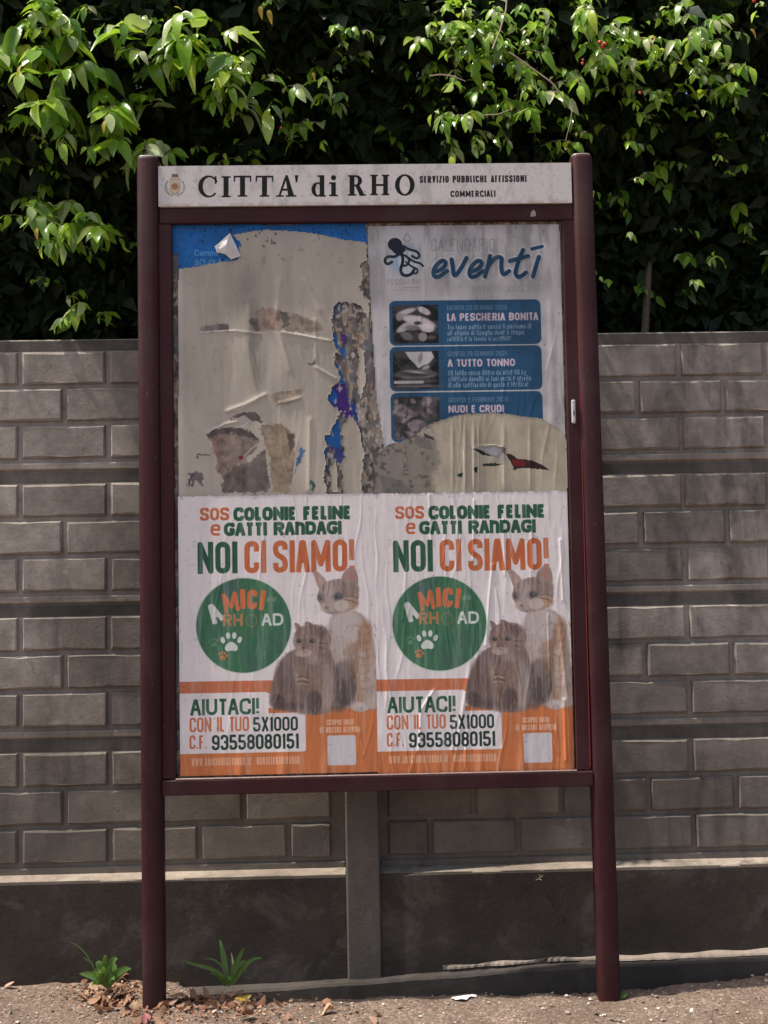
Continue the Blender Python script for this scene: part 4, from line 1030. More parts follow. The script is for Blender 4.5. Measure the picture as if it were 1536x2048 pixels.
for k in range(len(xs) - 1):
    for a in range(2): F.append((k * 3 + a, k * 3 + a + 1, (k + 1) * 3 + a + 1, (k + 1) * 3 + a))
o = wpart('sunlit_strip', (V, F), M_LEDGE, foot)

# ------------------------------------------------------------------ notice board
board = empty('notice_board', (0, 0, 0), 'tall dark red metal notice board on two round posts in front of the concrete wall', 'notice board')


def bpart(name, vf, mat, parent=board, sm=False, label=None):
    v, f = vf; o = mesh_obj(name, v, f, mat, None, sm); o.parent = parent; fix_normals(o)
    if label: o['label'] = label
    return o


def post(xt, xb, top):
    rad, n = .0395, 24; prof = []
    for k in range(n):
        a = 2 * math.pi * k / n; c, s = math.cos(a), math.sin(a); e = .62
        prof.append((rad * math.copysign(abs(c) ** e, c), rad * math.copysign(abs(s) ** e, s)))
    V = []; F = []; L = [(-.08, 1), (1.4, 1), (top - .012, 1), (top - .004, .97), (top, .90)]
    for z, s in L:
        x = xb + (xt - xb) * z / top
        for a, b in prof: V.append((x + a * s, b * s, z))
    for i in range(len(L) - 1):
        for k in range(n): F.append((i * n + k, i * n + (k + 1) % n, (i + 1) * n + (k + 1) % n, (i + 1) * n + k))
    o = bpart('post', (V, F), M_PAINT, sm=True)
    x = xt; V = [(x + a * .90, b * .90, top) for a, b in prof] + [(x + a * .86, b * .86, top + .004) for a, b in prof]
    F = [(k, (k + 1) % n, n + (k + 1) % n, n + k) for k in range(n)] + [tuple(range(n, 2 * n))]
    bpart('post_cap', (V, F), M_CAPMETAL, o)
    return o


post(-.7885, -.7885, 3.012); post(.786, .806, 3.006)
HW, HH, HY = 1.496, .150, -.030
HDO = (-.749, 2.977)
# header: folded sheet, printed front
hz1, hz0 = 2.977, 2.827
hp = bpart('header_panel', box(-.747, .747, -.026, .012, hz0, hz1, .003), simple('header sheet edge', (.55, .53, .51), .5))
EPS = .0035
CATO = (-.6905, 1.7885)
EVO = (.0025, 2.757); BLO = (-.692, 2.772); TRO = (.000, 2.098); BUO = (-.704, 2.768); BAO = (-.712, 2.785)
cvh = header_print(); mh = print_mat('header print', cvh, .62, .2)
fx0, fx1, fz0, fz1 = -.749, .7455, hz0 + .001, hz1 - .001
hs = fast_mesh('printed_front', np.array([(fx0, HY, fz0), (fx1, HY, fz0), (fx1, HY, fz1), (fx0, HY, fz1), (fx0, HY + .003, fz0), (fx1, HY + .003, fz0), (fx1, HY + .003, fz1), (fx0, HY + .003, fz1)]),
               np.array([(0, 1, 2, 3), (1, 5, 6, 2), (4, 0, 3, 7), (3, 2, 6, 7), (4, 5, 1, 0)]), mh, hp,
               uv=np.array([((x - HDO[0]) / HW, 1 - (HDO[1] - z) / HH) for x, z in ((fx0, fz0), (fx1, fz0), (fx1, fz1), (fx0, fz1)) * 2]))
hs['label'] = 'white printed sheet reading CITTA di RHO with the civic emblem'
bpart('top_rail', box(-.748, .750, -.024, .016, 2.768, 2.825, .003), M_PAINT)
bpart('side_rail', box(-.752, -.704, -.022, .018, .788, 2.767, .003), M_PAINT)
sr = bpart('side_rail', box(.709, .762, -.024, .018, .788, 2.767, .003), M_PAINT)
br_ = bpart('bottom_rail', box(-.752, .766, -.034, .018, .733, .786, .003), M_PAINT)
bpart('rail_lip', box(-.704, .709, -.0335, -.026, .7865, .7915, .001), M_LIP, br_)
bpart('door_gap_bead', box(.7555, .7595, -.030, -.0245, .80, 2.76, .0012), M_BEAD, sr)
lt = bpart('latch', box(.723, .738, -.036, -.0245, 2.022, 2.108, .004), M_LATCH); bpart('latch_keyhole', box(.7285, .7325, -.0372, -.0362, 2.05, 2.068, .0004), simple('dark keyhole', (.03, .03, .03)), lt)
cvb = backing_print(); mb = print_mat('glue stained backing', cvb, .7, .2)
nx_, nz_ = 200, 280; U_, V_ = np.meshgrid(np.linspace(0, 1, nx_), np.linspace(0, 1, nz_)); bX = BAO[0] + U_ * 1.43; bZ = BAO[1] - V_ * 2.0
bH = .0012 * (fbm(nz_, nx_, 50, 36, 4) - .5) + .0008 * (fbm(nz_, nx_, 100, 80, 41, 2) - .5)
ii = np.arange(nx_ * nz_).reshape(nz_, nx_); FF = np.stack([ii[:-1, :-1], ii[1:, :-1], ii[1:, 1:], ii[:-1, 1:]], -1).reshape(-1, 4)
bk = fast_mesh('backing_sheet', np.stack([bX, -bH, bZ], -1).reshape(-1, 3), FF, mb, board, True, np.stack([U_ * 1.43 / 1.45, 1 - V_ * 2.0 / 2.02], -1).reshape(-1, 2)); bk['label'] = 'stained backing with scraps of old posters glued to it'
bpart('back_plate', box(-.74, .745, .004, .012, .75, 2.80, .001), M_PAINT)
# paint loss and a scrap of tape on the frame
pp = back(1066, 427, -.026); bpart('tape_scrap', ([(pp[0] - .010, -.0265, pp[2] - .012), (pp[0] + .011, -.0265, pp[2] - .010), (pp[0] + .009, -.0275, pp[2] + .006), (pp[0] + .001, -.0275, pp[2] + .014), (pp[0] - .008, -.0268, pp[2] + .004)], [(0, 1, 2, 3, 4)]), M_CAPMETAL)

# ------------------------------------------------------------------ posters and torn layers
m_blue = print_mat('blue poster print', blue_print(), .5)
m_blank = print_mat('torn paper back', blank_print(), .48, .35)
m_ev = print_mat('events poster print', events_print(), .5)
m_tr = print_mat('torn paper right', torn_right_print(), .6, .22)
m_cat = print_mat('cat poster print', cat_print(), .5)

bl_poly = inside(plane_pts([(345, 448), (560, 450), (731, 445), (734, 486), (700, 520), (600, 590), (420, 590), (357, 545), (357, 509), (345, 508)], -.002))
o = sheet('school_poster', None, BUO[0], BUO[1], .71, .20, -.0022, m_blue, 3, .0006, 14, bl_poly)
tag(o, 'blue poster of which only the top strip is left, upper left of the board', 'poster')
_ng = np.random.default_rng(77).random((256, 256))
def nz0(X, Z):
    xi = np.floor(X).astype(int); zi = np.floor(Z).astype(int); fx = X - xi; fz = Z - zi; g = lambda a, b: _ng[a % 256, b % 256]
    return (g(xi, zi) * (1 - fx) + g(xi + 1, zi) * fx) * (1 - fz) + (g(xi, zi + 1) * (1 - fx) + g(xi + 1, zi + 1) * fx) * fz - .5
def nz1(X, Z, s, a): return a * (2.2 * nz0(X * 60 + s * 9, Z * 60) + 1.5 * nz0(X * 140 + s * 5, Z * 140) + 1.1 * nz0(X * 290, Z * 290 + s))
blank_in = inside(plane_pts([(357, 538), (400, 532), (440, 524), (478, 521), (481, 512), (480, 486), (466, 470), (500, 463), (530, 460), (570, 461), (610, 465), (650, 471), (690, 480), (728, 484), (734, 490), (735, 520),
    (722, 530), (726, 552), (720, 575), (728, 590), (738, 600), (736, 640), (722, 612), (700, 606), (680, 602), (668, 608), (662, 640), (664, 664), (672, 700), (670, 725), (680, 752), (676, 765), (664, 772), (656, 795), (668, 812), (682, 822), (672, 838), (664, 852), (660, 870),
    (650, 872), (652, 892), (646, 905), (652, 925), (648, 960), (655, 1000), (357, 1000)]))
patch_in = [inside(plane_pts(p)) for p in ([(700, 830), (716, 850), (722, 870), (728, 910), (722, 960), (728, 1000), (690, 1000), (684, 960), (688, 900), (680, 860)], [(716, 690), (728, 700), (730, 760), (722, 800), (714, 770), (718, 720)], [(660, 935), (672, 920), (676, 985), (664, 985)])]
o = sheet('torn_paper', None, BLO[0], BLO[1], .72, 1.02, -.0045, m_blank, 8, .0015, 30,
          lambda X, Z: blank_in(X + nz1(X, Z, 1, .0055) * (X > -.66), Z + nz1(X, Z, 3, .0035) * (Z < 2.6)) | patch_in[0](X + nz1(X, Z, 1, .004), Z) | patch_in[1](X + nz1(X, Z, 2, .004), Z) | patch_in[2](X, Z),
          extra=ridges([([(392, 600), (400, 690), (418, 780)], .012, .003), ([(500, 600), (497, 700), (515, 800)], .016, .0035), ([(560, 560), (552, 640), (580, 740)], .010, .0025), ([(455, 822), (490, 810), (530, 790)], .007, .004), ([(403, 666), (470, 662), (520, 668)], .004, .002), ([(565, 665), (640, 678), (660, 682)], .004, .003), ([(630, 640), (632, 720)], .006, .002), ([(632, 735), (672, 758)], .004, .003), ([(560, 806), (600, 796)], .005, .003), ([(620, 840), (618, 980)], .008, .003), ([(415, 866), (450, 848), (474, 843)], .004, .003), ([(610, 560), (640, 620)], .010, .003)], -.0045))
tag(o, 'large pale torn paper with worn holes, below the blue strip, upper left of board', 'torn paper')
ev_in = inside(plane_pts([(734, 451), (1118, 446), (1127, 700), (1134, 1000), (790, 1000), (770, 905), (766, 880), (753, 800), (747, 700), (741, 600)]))
o = sheet('events_poster', None, EVO[0], EVO[1], .70, 1.0, -.0050, m_ev, 12, .0014, 40, ev_in, extra=lambda X, Z: .0016 * np.exp(-((X - .66) / .012) ** 2) * smooth(2.55 - Z, 0, .1))
tag(o, 'pale events calendar poster with three navy boxes, upper right of the board', 'poster')
tr_in = inside(plane_pts([(745, 1000), (752, 950), (745, 930), (760, 905), (776, 890), (800, 884), (820, 876), (835, 868), (848, 856), (868, 846), (890, 838), (915, 831), (950, 827), (985, 826), (1020, 829), (1055, 834), (1082, 838), (1100, 848), (1122, 862), (1132, 880), (1135, 1000)]))
hole = [inside(plane_pts(p)) for p in ([(962, 893), (990, 891), (1002, 895), (1006, 905), (992, 912), (975, 906)],)]
def tr_fold(X, Z):
    q = np.zeros(X.shape)
    for px_, a, s in ((930, .004, .004), (948, .005, .005), (957, .004, .003), (1060, .0025, .005), (1008, .003, .006), (905, .002, .004)):
        x0 = back(px_, 920, -.009)[0]; q += a * np.exp(-np.abs((X - x0 - .02 * (Z - 1.88)) / s) ** 1.5) * smooth(Z, 1.77, 1.82) * smooth(2.06 - Z, 0, .10)
    return q
o = sheet('torn_paper', None, TRO[0], TRO[1], .72, .32, -.0085, m_tr, 17, .0014, 26, lambda X, Z: tr_in(X + nz1(X, Z, 2, .0015), Z + nz1(X, Z, 5, .0020)) & ~hole[0](X, Z), extra=tr_fold)
tag(o, 'arched yellowish torn paper covering the bottom of the events calendar poster', 'torn paper')
cat_r = ridges([([(948, 1000), (946, 1120)], .003, .0022), ([(985, 1130), (978, 1200), (972, 1290)], .0045, .003), ([(1062, 1060), (1066, 1140)], .004, .003), ([(1006, 1040), (1010, 1150)], .003, .002), ([(868, 1380), (842, 1420), (838, 1500)], .004, .003), ([(858, 990), (862, 1080)], .003, .002), ([(1120, 1080), (1126, 1200)], .004, .003), ([(912, 1440), (905, 1500)], .003, .002), ([(1128, 1400), (1132, 1520)], .006, .005), ([(812, 1140), (806, 1240)], .003, .0016), ([(1096, 1230), (1100, 1380)], .003, .0022)], -.0137)
for k, (x0, z1, lab, am, nn) in enumerate(((CATO[0], CATO[1], 'cat charity poster with faded cats and green disc, lower left of the board', .0011, 60), (.0055, 1.7825, 'cat charity poster with shiny vertical creases and clearer cats, lower right of the board', .0019, 70))):
    edge = (lambda k: lambda X, Z: Z < 1.7835 - .0 * k + nz1(X, Z, 7 + k, .0016) if k == 0 else Z < 1.7810 + nz1(X, Z, 9, .001))(k)
    def bott(X, Z, k=k):
        q = .0035 * np.clip(np.sin(X * 62 + k) * np.sin(X * 23 + 2 * k), 0, 1) ** 2 * smooth(.90 - Z, 0, .1)
        if k: q = q + cat_r(X, Z) + .004 * np.exp(-((X - .688 + .10 * (Z - .8) ** 2) / .008) ** 2) * smooth(1.5 - Z, 0, .5) + .003 * np.exp(-((X - .30 - .18 * (Z - .95)) / .006) ** 2) * np.exp(-((Z - .98) / .18) ** 2)
        return q
    o = sheet('cat_poster', None, x0, z1, .697, .992, -.0125 - .0012 * k, m_cat, 30 + k, am, nn, edge, extra=bott, step=.0024)
    tag(o, lab, 'poster', 'cat charity posters')
# the loose flap of the blue poster
q = {n: back(a, b, y) for n, a, b, y in (('t', 460, 466, -.016), ('l1', 442, 482, -.020), ('l2', 429, 493, -.010), ('b1', 434, 505, -.012), ('b2', 450, 508, -.022), ('b3', 462, 519, -.014), ('r', 482, 512, -.008), ('m1', 452, 490, -.028), ('m2', 464, 500, -.020), ('m3', 440, 498, -.022))}
nm = list(q); V = [q[n] for n in nm]; ix = {n: i for i, n in enumerate(nm)}
F = [tuple(ix[c] for c in t) for t in (('t', 'l1', 'm1'), ('l1', 'l2', 'm3'), ('l1', 'm3', 'm1'), ('l2', 'b1', 'm3'), ('m3', 'b1', 'b2'), ('m3', 'b2', 'm1'), ('m1', 'b2', 'm2'), ('b2', 'b3', 'm2'), ('b3', 'r', 'm2'), ('m2', 'r', 't'), ('m1', 'm2', 't'))]
fl = mesh_obj('torn_flap', V, F, M_PAPERWHITE)
fl.parent = bpy.data.objects['school_poster']; fl['label'] = 'white loose flap folded forward'
sd = fl.modifiers.new('thickness', 'SOLIDIFY'); sd.thickness = .0005


# ------------------------------------------------------------------ hedge behind and above the wall
BULGES = []   # (x, z, radius x, radius z, how far it hangs out)
for a, b, rx, rz, d in ((120, 40, .26, .16, .30), (140, 160, .17, .13, .33), (60, 210, .16, .10, .24), (30, 100, .14, .14, .24), (240, 265, .12, .08, .26), (300, 30, .15, .1, .18), (400, 70, .20, .12, .30), (450, 130, .13, .12, .28), (500, 170, .07, .08, .22),
                        (60, 400, .10, .07, .22), (100, 455, .13, .07, .28), (165, 450, .09, .06, .24), (20, 430, .08, .06, .22), (640, 170, .05, .08, .16), (700, 20, .1, .06, .12), (900, 40, .15, .10, .22), (1000, 60, .18, .14, .28), (1120, 30, .22, .12, .26), (1040, 180, .14, .12, .24),
                        (960, 220, .12, .09, .22), (1120, 150, .16, .12, .24), (1250, 40, .16, .1, .2), (1300, 110, .13, .1, .24), (1430, 60, .16, .1, .26), (1490, 110, .12, .1, .24), (1180, 230, .09, .06, .16), (1350, 180, .1, .05, .14), (130, 620, .06, .04, .16), (940, 20, .2, .1, .2), (1380, 20, .2, .08, .18)):
    p = back(a, b, .12); BULGES.append((p[0], p[2], rx, rz, d))


def hedge_front(x, z):
    y = .285 + .06 * np.sin(x * 1.3 + .3) + .24 * smooth(3.76 - z, 0, .10) + .34 * np.clip((3.65 - z) / 1.2, 0, 1) + .35 * np.clip(z - 4.0, 0, 1) ** 1.5 * 2.0  # above the view the hedge juts forward, shaped to shade lower leaves
    y = y + .05 * np.sin(x * 4.3 + 1) * np.sin(z * 5.1) + .03 * np.sin(x * 11 + z * 9)
    return y


def leaf_grid(L, W, bend, fold, rows, seed):
    """leaf along +Y, face up (+Z), three columns"""
    r = random.Random(seed); V = []; F = []
    for i in range(rows + 1):
        t = i / rows; w = W / 2 * math.sin(math.pi * min(t * .97 + .02, 1) ** .82) ** .85 if 0 < i < rows else W * .03
        y = L * t; z = -bend * L * t * t; tw = r.uniform(-.02, .02) * L
        V += [(-w, y, z + fold * w + tw), (0, y, z), (w, y, z + fold * w - tw)]
    for i in range(rows):
        a = i * 3; F += [(a, a + 1, a + 4, a + 3), (a + 1, a + 2, a + 5, a + 4)]
    return np.array(V), F


def basis(d, nrm):
    Yv = d / np.linalg.norm(d, axis=-1, keepdims=True); X = np.cross(Yv, nrm); X /= np.linalg.norm(X, axis=-1, keepdims=True) + 1e-9; Z = np.cross(X, Yv); return np.stack([X, Yv, Z], -1)


hr = np.random.default_rng(21)
hedge = empty('hedge', (0, .9, 1.9), 'dense dark green leafy hedge with sunlit hanging leaves growing above the wall', 'hedge')
LV = [leaf_grid(1, (.34, .40, .46, .37, .43, .36)[s], (.15, .45, .3, .7, -.1, .5)[s], (.15, .5, .3, .2, .4, .6)[s], 6, s) for s in range(6)]
leaves = []   # position, direction, normal, length
twigs = []


def shoot(x, z, out, size, n, droop=.5, y0=None):
    y0 = hedge_front(x, z) if y0 is None else y0; p = np.array([x, y0 + .14, z + .03]); side = hr.normal(0, .45)
    d = np.array([side, -1.0, hr.normal(.12, .3)]); d /= np.linalg.norm(d); L = out * hr.uniform(.7, 1.25); path = [p.copy()]
    for k in range(6):
        d = d + np.array([0, 0, -droop * .16]); d /= np.linalg.norm(d); p = p + d * L / 6; path.append(p.copy())
    twigs.append(path)
    for k in range(n):
        t = (k + .6) / n * 6 if n > 1 else 6; i = min(int(t), 5); q = path[i] + (path[i + 1] - path[i]) * (t - i); dd = path[i + 1] - path[i]; dd /= np.linalg.norm(dd)
        s = 1 if k % 2 else -1; sidev = np.cross(dd, [0, 0, 1]); sidev /= np.linalg.norm(sidev) + 1e-9
        ld = dd * hr.uniform(.4, .9) + sidev * s * hr.uniform(.5, 1.0) + np.array([0, 0, hr.uniform(-.9, .05)]); 
        if k == n - 1: ld = dd + np.array([0, 0, -.3])
        nr = np.array([hr.normal(-.1, .45), hr.normal(-.35, .45), 1.0])
        leaves.append((q, ld / np.linalg.norm(ld), nr, size * hr.uniform(.5, 1.4)))


for bx, bz, rx, rz, d in BULGES:
    big = bx < -.25
    for _ in range(int(3 + 460 * rx * rz * (1.0 if big else 1.5))):
        x = bx + hr.normal(0, rx * .6); z = bz + .03 + hr.normal(0, rz * .55); y_ = max(.36 - d * .8, .13) + hr.uniform(0, .20); shoot(x, z, .17, hr.choice([.060, .080, .115]) if big else hr.choice([.038, .050, .068]), hr.integers(5, 9), .8, y_)
for _ in range(280):
    x = hr.uniform(-2.6, 2.8); z = 2.62 + 1.13 * hr.random() ** .6; shoot(x, z, .15, hr.uniform(.04, .065), hr.integers(4, 8))
for _ in range(60):
    x = hr.uniform(-1.5, 1.6); z = hr.uniform(2.6, 3.5); shoot(x, z, .15, hr.uniform(.03, .05), hr.integers(3, 5), .5, hr.uniform(.28, .45))
nshoot = len(leaves)
# the leaves inside: a deep dark mass
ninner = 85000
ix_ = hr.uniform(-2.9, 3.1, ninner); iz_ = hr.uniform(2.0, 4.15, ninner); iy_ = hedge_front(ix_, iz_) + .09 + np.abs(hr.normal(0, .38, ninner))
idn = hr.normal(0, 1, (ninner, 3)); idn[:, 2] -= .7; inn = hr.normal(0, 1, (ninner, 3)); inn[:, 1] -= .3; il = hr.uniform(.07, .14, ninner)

# largest leaves in view become parts, the rest one mass
def to_px(P):
    q = np.stack([RIGHT, UP, FWD]) @ (np.asarray(P) - CAM); return PW / 2 + FPX * q[0] / q[2], PH / 2 - FPX * q[1] / q[2]
score = []
for i, (q, d, nr, s) in enumerate(leaves):
    u, v = to_px(q + d * s * .5); vis = (0 < u < PW) and (0 < v < 660)
    score.append(s * (1.4 - q[1]) if vis else -1)
order = np.argsort(score)[::-1]; big_ids = set(order[:300].tolist())
LM = []
for s, (v, f) in enumerate(LV):
    me = bpy.data.meshes.new('leaf'); me.from_pydata([tuple(p) for p in v], [], f); me.update(); me.materials.append(M_LEAF); me.polygons.foreach_set('use_smooth', [True] * len(f)); LM.append(me)
hloc = np.array(hedge.location)
for i in big_ids:
    q, d, nr, s = leaves[i]; B = basis(d, nr)
    o = link(bpy.data.objects.new('leaf', LM[i % 6])); o.parent = hedge
    o.matrix_local = Matrix.Translation(Vector(q - hloc)) @ Matrix(B.tolist()).to_4x4() @ Matrix.Diagonal((s, s, s, 1))
def mass(name, P, D, NR, S, proto, mat, parent, off):
    v, f = proto; B = basis(D, NR); V = np.einsum('nij,kj->nki', B, v) * S[:, None, None] + P[:, None] - off
    n, k = len(P), len(v); F = (np.array(f)[None] + (np.arange(n) * k)[:, None, None]).reshape(-1, 4)
    return fast_mesh(name, V.reshape(-1, 3), F, mat, parent, True)
rest = [i for i in range(nshoot) if i not in big_ids]
for s in range(2):
    r_ = rest[s::2]; o = mass('foliage', np.array([leaves[i][0] for i in r_]), np.array([leaves[i][1] for i in r_]), np.array([leaves[i][2] for i in r_]), np.array([leaves[i][3] for i in r_]), leaf_grid(1, .46, .3 + .2 * s, .25, 4, 50 + s), M_LEAF, hedge, hloc)
    tag(o, kind='stuff')
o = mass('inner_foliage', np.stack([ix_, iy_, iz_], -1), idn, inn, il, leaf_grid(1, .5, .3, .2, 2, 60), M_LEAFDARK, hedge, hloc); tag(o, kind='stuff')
# twigs: visible ones as one mass, two bare ones as parts
V = []; F = []
for path in twigs[::2]:
    v, f = tube([p - hloc for p in path], [.0025] * 6 + [.001], 4, False); b0 = len(V); V += v; F += [tuple(b0 + a for a in q_) for q_ in f]
tag(mesh_obj('twigs', V, F, M_TWIG, hedge), kind='stuff')
for pts, yy, rad in (([(1018, 104), (1040, 118), (1075, 142), (1104, 162), (1118, 178), (1136, 204)], .02, .0028), ([(860, 152), (880, 148), (905, 150), (932, 160)], .03, .0022), ([(968, 230), (995, 228), (1025, 216)], .05, .0018), ([(985, 98), (1000, 60), (1012, 20), (1016, -20)], .06, .0035), ([(1145, 210), (1142, 240), (1132, 280)], .05, .0016)):
    v, f = tube([back(a, b, yy) - hloc + np.array([0, .004 * i, 0]) for i, (a, b) in enumerate(pts)], [rad] * (len(pts) - 1) + [rad * .5], 6); mesh_obj('bare_twig', v, f, M_TWIGPALE, hedge)
def berry(u, v, y, r):
    import bmesh
    bm = bmesh.new(); bmesh.ops.create_icosphere(bm, subdivisions=2, radius=r); me = bpy.data.meshes.new('berry'); bm.to_mesh(me); bm.free(); me.materials.append(M_BERRY)
    me.polygons.foreach_set('use_smooth', [True] * len(me.polygons)); o = link(bpy.data.objects.new('berry', me)); o.parent = hedge; o.location = back(u, v, y) - hloc
for u, v, y, r in ((1200, 85, .08, .009), (1210, 88, .09, .008), (1204, 94, .085, .008), (1165, 127, .05, .006), (1305, 77, .02, .006), (1280, 186, .10, .006), (562, 256, .12, .005), (1508, 2, .05, .007), (1166, 120, .055, .005)): berry(u, v, y, r)
for u, v, y, s, dx, dz in ((625, 145, .08, .03, .3, -.9), (520, 12, .02, .045, .1, -1), (213, 240, -.02, .05, -.4, -.9), (75, 455, .0, .045, -.15, -1), (536, 20, .02, .05, .3, -1), (348, 14, .02, .03, 1, -.1), (45, 130, -.02, .05, -.5, -.8), (1500, 58, .0, .04, .6, -.7)):
    o = link(bpy.data.objects.new('yellow_leaf', LM[1].copy())); o.data.materials[0] = M_LEAFYEL; o.parent = hedge; B = basis(np.array([dx, -.3, dz]), np.array([-.2, -.6, 1.0]))
    o.matrix_local = Matrix.Translation(Vector(back(u, v, y) - hloc)) @ Matrix(B.tolist()).to_4x4() @ Matrix.Diagonal((s, s, s, 1))
# stems that stand behind the wall and carry the hedge
for k in range(9):
    x = -2.4 + k * .62 + hr.uniform(-.1, .1); v, f = tube([(x, .0, -1.9), (x + .03, .02, -.8), (x - .04, .0, .4), (x + .08, .05, 1.6)], [.03, .026, .02, .008], 7); mesh_obj('stem', v, f, M_TWIG, hedge)

# ------------------------------------------------------------------ weeds, litter, stones
def gz(x, y): return float(ground_h(np.array(x), np.array(y)))


def blade(path, widths, fold=.25, n=None):
    """curved leaf blade through points; widths per point"""
    V = []; F = []; P = [Vector(p) for p in path]
    for i, p in enumerate(P):
        d = (P[min(i + 1, len(P) - 1)] - P[max(i - 1, 0)]).normalized(); s = d.cross(Vector((0, -1, .25))).normalized(); up = s.cross(d)
        w = widths[i] / 2; V += [p - s * w + up * w * fold, p, p + s * w + up * w * fold]
    for i in range(len(P) - 1): a = i * 3; F += [(a, a + 1, a + 4, a + 3), (a + 1, a + 2, a + 5, a + 4)]
    return V, F


def bez(pts, n=9):
    P = [Vector(p) for p in pts]; out = []
    for k in range(n):
        t = k / (n - 1); Q = P[:]
        while len(Q) > 1: Q = [Q[i].lerp(Q[i + 1], t) for i in range(len(Q) - 1)]
        out.append(Q[0])
    return out


def weed(name, base_px, y, label, blades):
    b = back(*base_px, y); z0 = gz(b[0], y) - .004; root = empty(name, (b[0], y, z0), label, 'weed')
    o0 = Vector((b[0], y, z0))
    for pts, w, dy, mat in blades:
        n = 10; P = [Vector(back(u, v, y + d_)) for (u, v), d_ in zip(pts, np.linspace(0, dy, len(pts)))]; P = bez(P, n) if len(P) > 2 else P
        n = len(P); W = [w * max(.12, math.sin(math.pi * (.08 + .9 * i / (n - 1))) ** .7) for i in range(n)]
        v, f = blade([p - o0 for p in P], W); mesh_obj('leaf', v, f, mat, root, True)
    return root


cyw = .045
weed('plantain_weed', (455, 1968), cyw, 'green weed with long narrow arching leaves right of the left post', [
    ([(458, 1972), (440, 1928), (400, 1938), (366, 1920)], .013, -.05, M_WEED), ([(458, 1970), (455, 1935), (432, 1912), (408, 1918)], .007, .02, M_WEED),
    ([(455, 1968), (450, 1930), (446, 1905), (440, 1880)], .020, .03, M_WEED), ([(462, 1968), (468, 1940), (476, 1918), (487, 1896)], .019, .0, M_WEED),
    ([(464, 1970), (488, 1938), (492, 1915), (523, 1916)], .015, -.04, M_WEED), ([(462, 1968), (480, 1925), (486, 1912), (496, 1922), (490, 1950)], .013, .03, M_WEED),
    ([(452, 1972), (450, 1955), (455, 1948), (462, 1960)], .016, -.05, M_WEED), ([(450, 1972), (440, 1950), (430, 1942), (420, 1948)], .012, -.03, M_WEED), ([(458, 1974), (462, 1950), (470, 1930), (462, 1905)], .010, .05, M_WEED)])
b2 = []
for k in range(26):
    u = 207 + hr.normal(0, 15); v = 1938 + hr.normal(0, 14); b2.append(([(204 + hr.normal(0, 5), 1968), ((204 + u) / 2 + hr.normal(0, 4), (1960 + v) / 2), (u, v), (u + hr.normal(0, 10), v + hr.uniform(-2, 10))], hr.uniform(.012, .026), hr.uniform(-.07, .03), M_WEED))
b2 += [([(196, 1962), (188, 1935), (178, 1908), (160, 1888), (137, 1884)], .004, .01, M_WEED), ([(192, 1958), (186, 1930), (184, 1920)], .004, .0, M_WEED), ([(225, 1965), (232, 1940), (228, 1926)], .020, .02, M_WEED), ([(222, 1966), (240, 1955), (241, 1940)], .018, -.02, M_WEED), ([(182, 1925), (172, 1918), (166, 1914)], .004, .0, M_WEED)]
weed('leafy_weed', (204, 1968), .10, 'bushy green weed with one thin upright stalk left of the left post', b2)
weed('dark_weed', (22, 2046), -.02, 'small dark shaded sprout in the bottom left corner of the pavement', [([(20, 2050), (22, 2035), (24, 2020)], .012, .0, M_WEED), ([(16, 2050), (12, 2040), (9, 2030)], .010, .0, M_WEED), ([(44, 2052), (50, 2040), (48, 2026)], .008, .0, M_WEED), ([(24, 2050), (30, 2044), (34, 2040)], .008, -.01, M_WEED)])
# the tiny pale sprig on the dark plinth
root = empty('wall_sprig', tuple(back(1078, 1758, .242)), 'tiny pale dry sprig stuck on the dark plinth', 'sprig')
for k, (du, dv) in enumerate(((8, -8), (2, -10), (-7, 2), (6, 2), (-3, -3))):
    p0 = np.array(back(1078, 1758, .242)); p1 = np.array(back(1078 + du, 1758 + dv, .232)) - p0; v, f = tube([(0, -.001, 0), tuple(p1 * .6 + [0, -.003, 0]), tuple(p1)], [.0010, .0012, .0006], 5); mesh_obj('stalk', v, f, M_TWIGPALE, root)


def dry_leaf_mesh(seed):
    r = random.Random(seed); v, f = leaf_grid(1, r.uniform(.4, .62), r.uniform(-.5, .6), r.uniform(-.7, .8), 5, seed); v = np.array(v)
    v[:, 2] += .10 * np.sin(v[:, 1] * r.uniform(4, 8) + seed) + .10 * np.sin(v[:, 0] * 9 + seed); v[:, 0] += .08 * np.sin(v[:, 1] * 5 + seed)
    return v, f


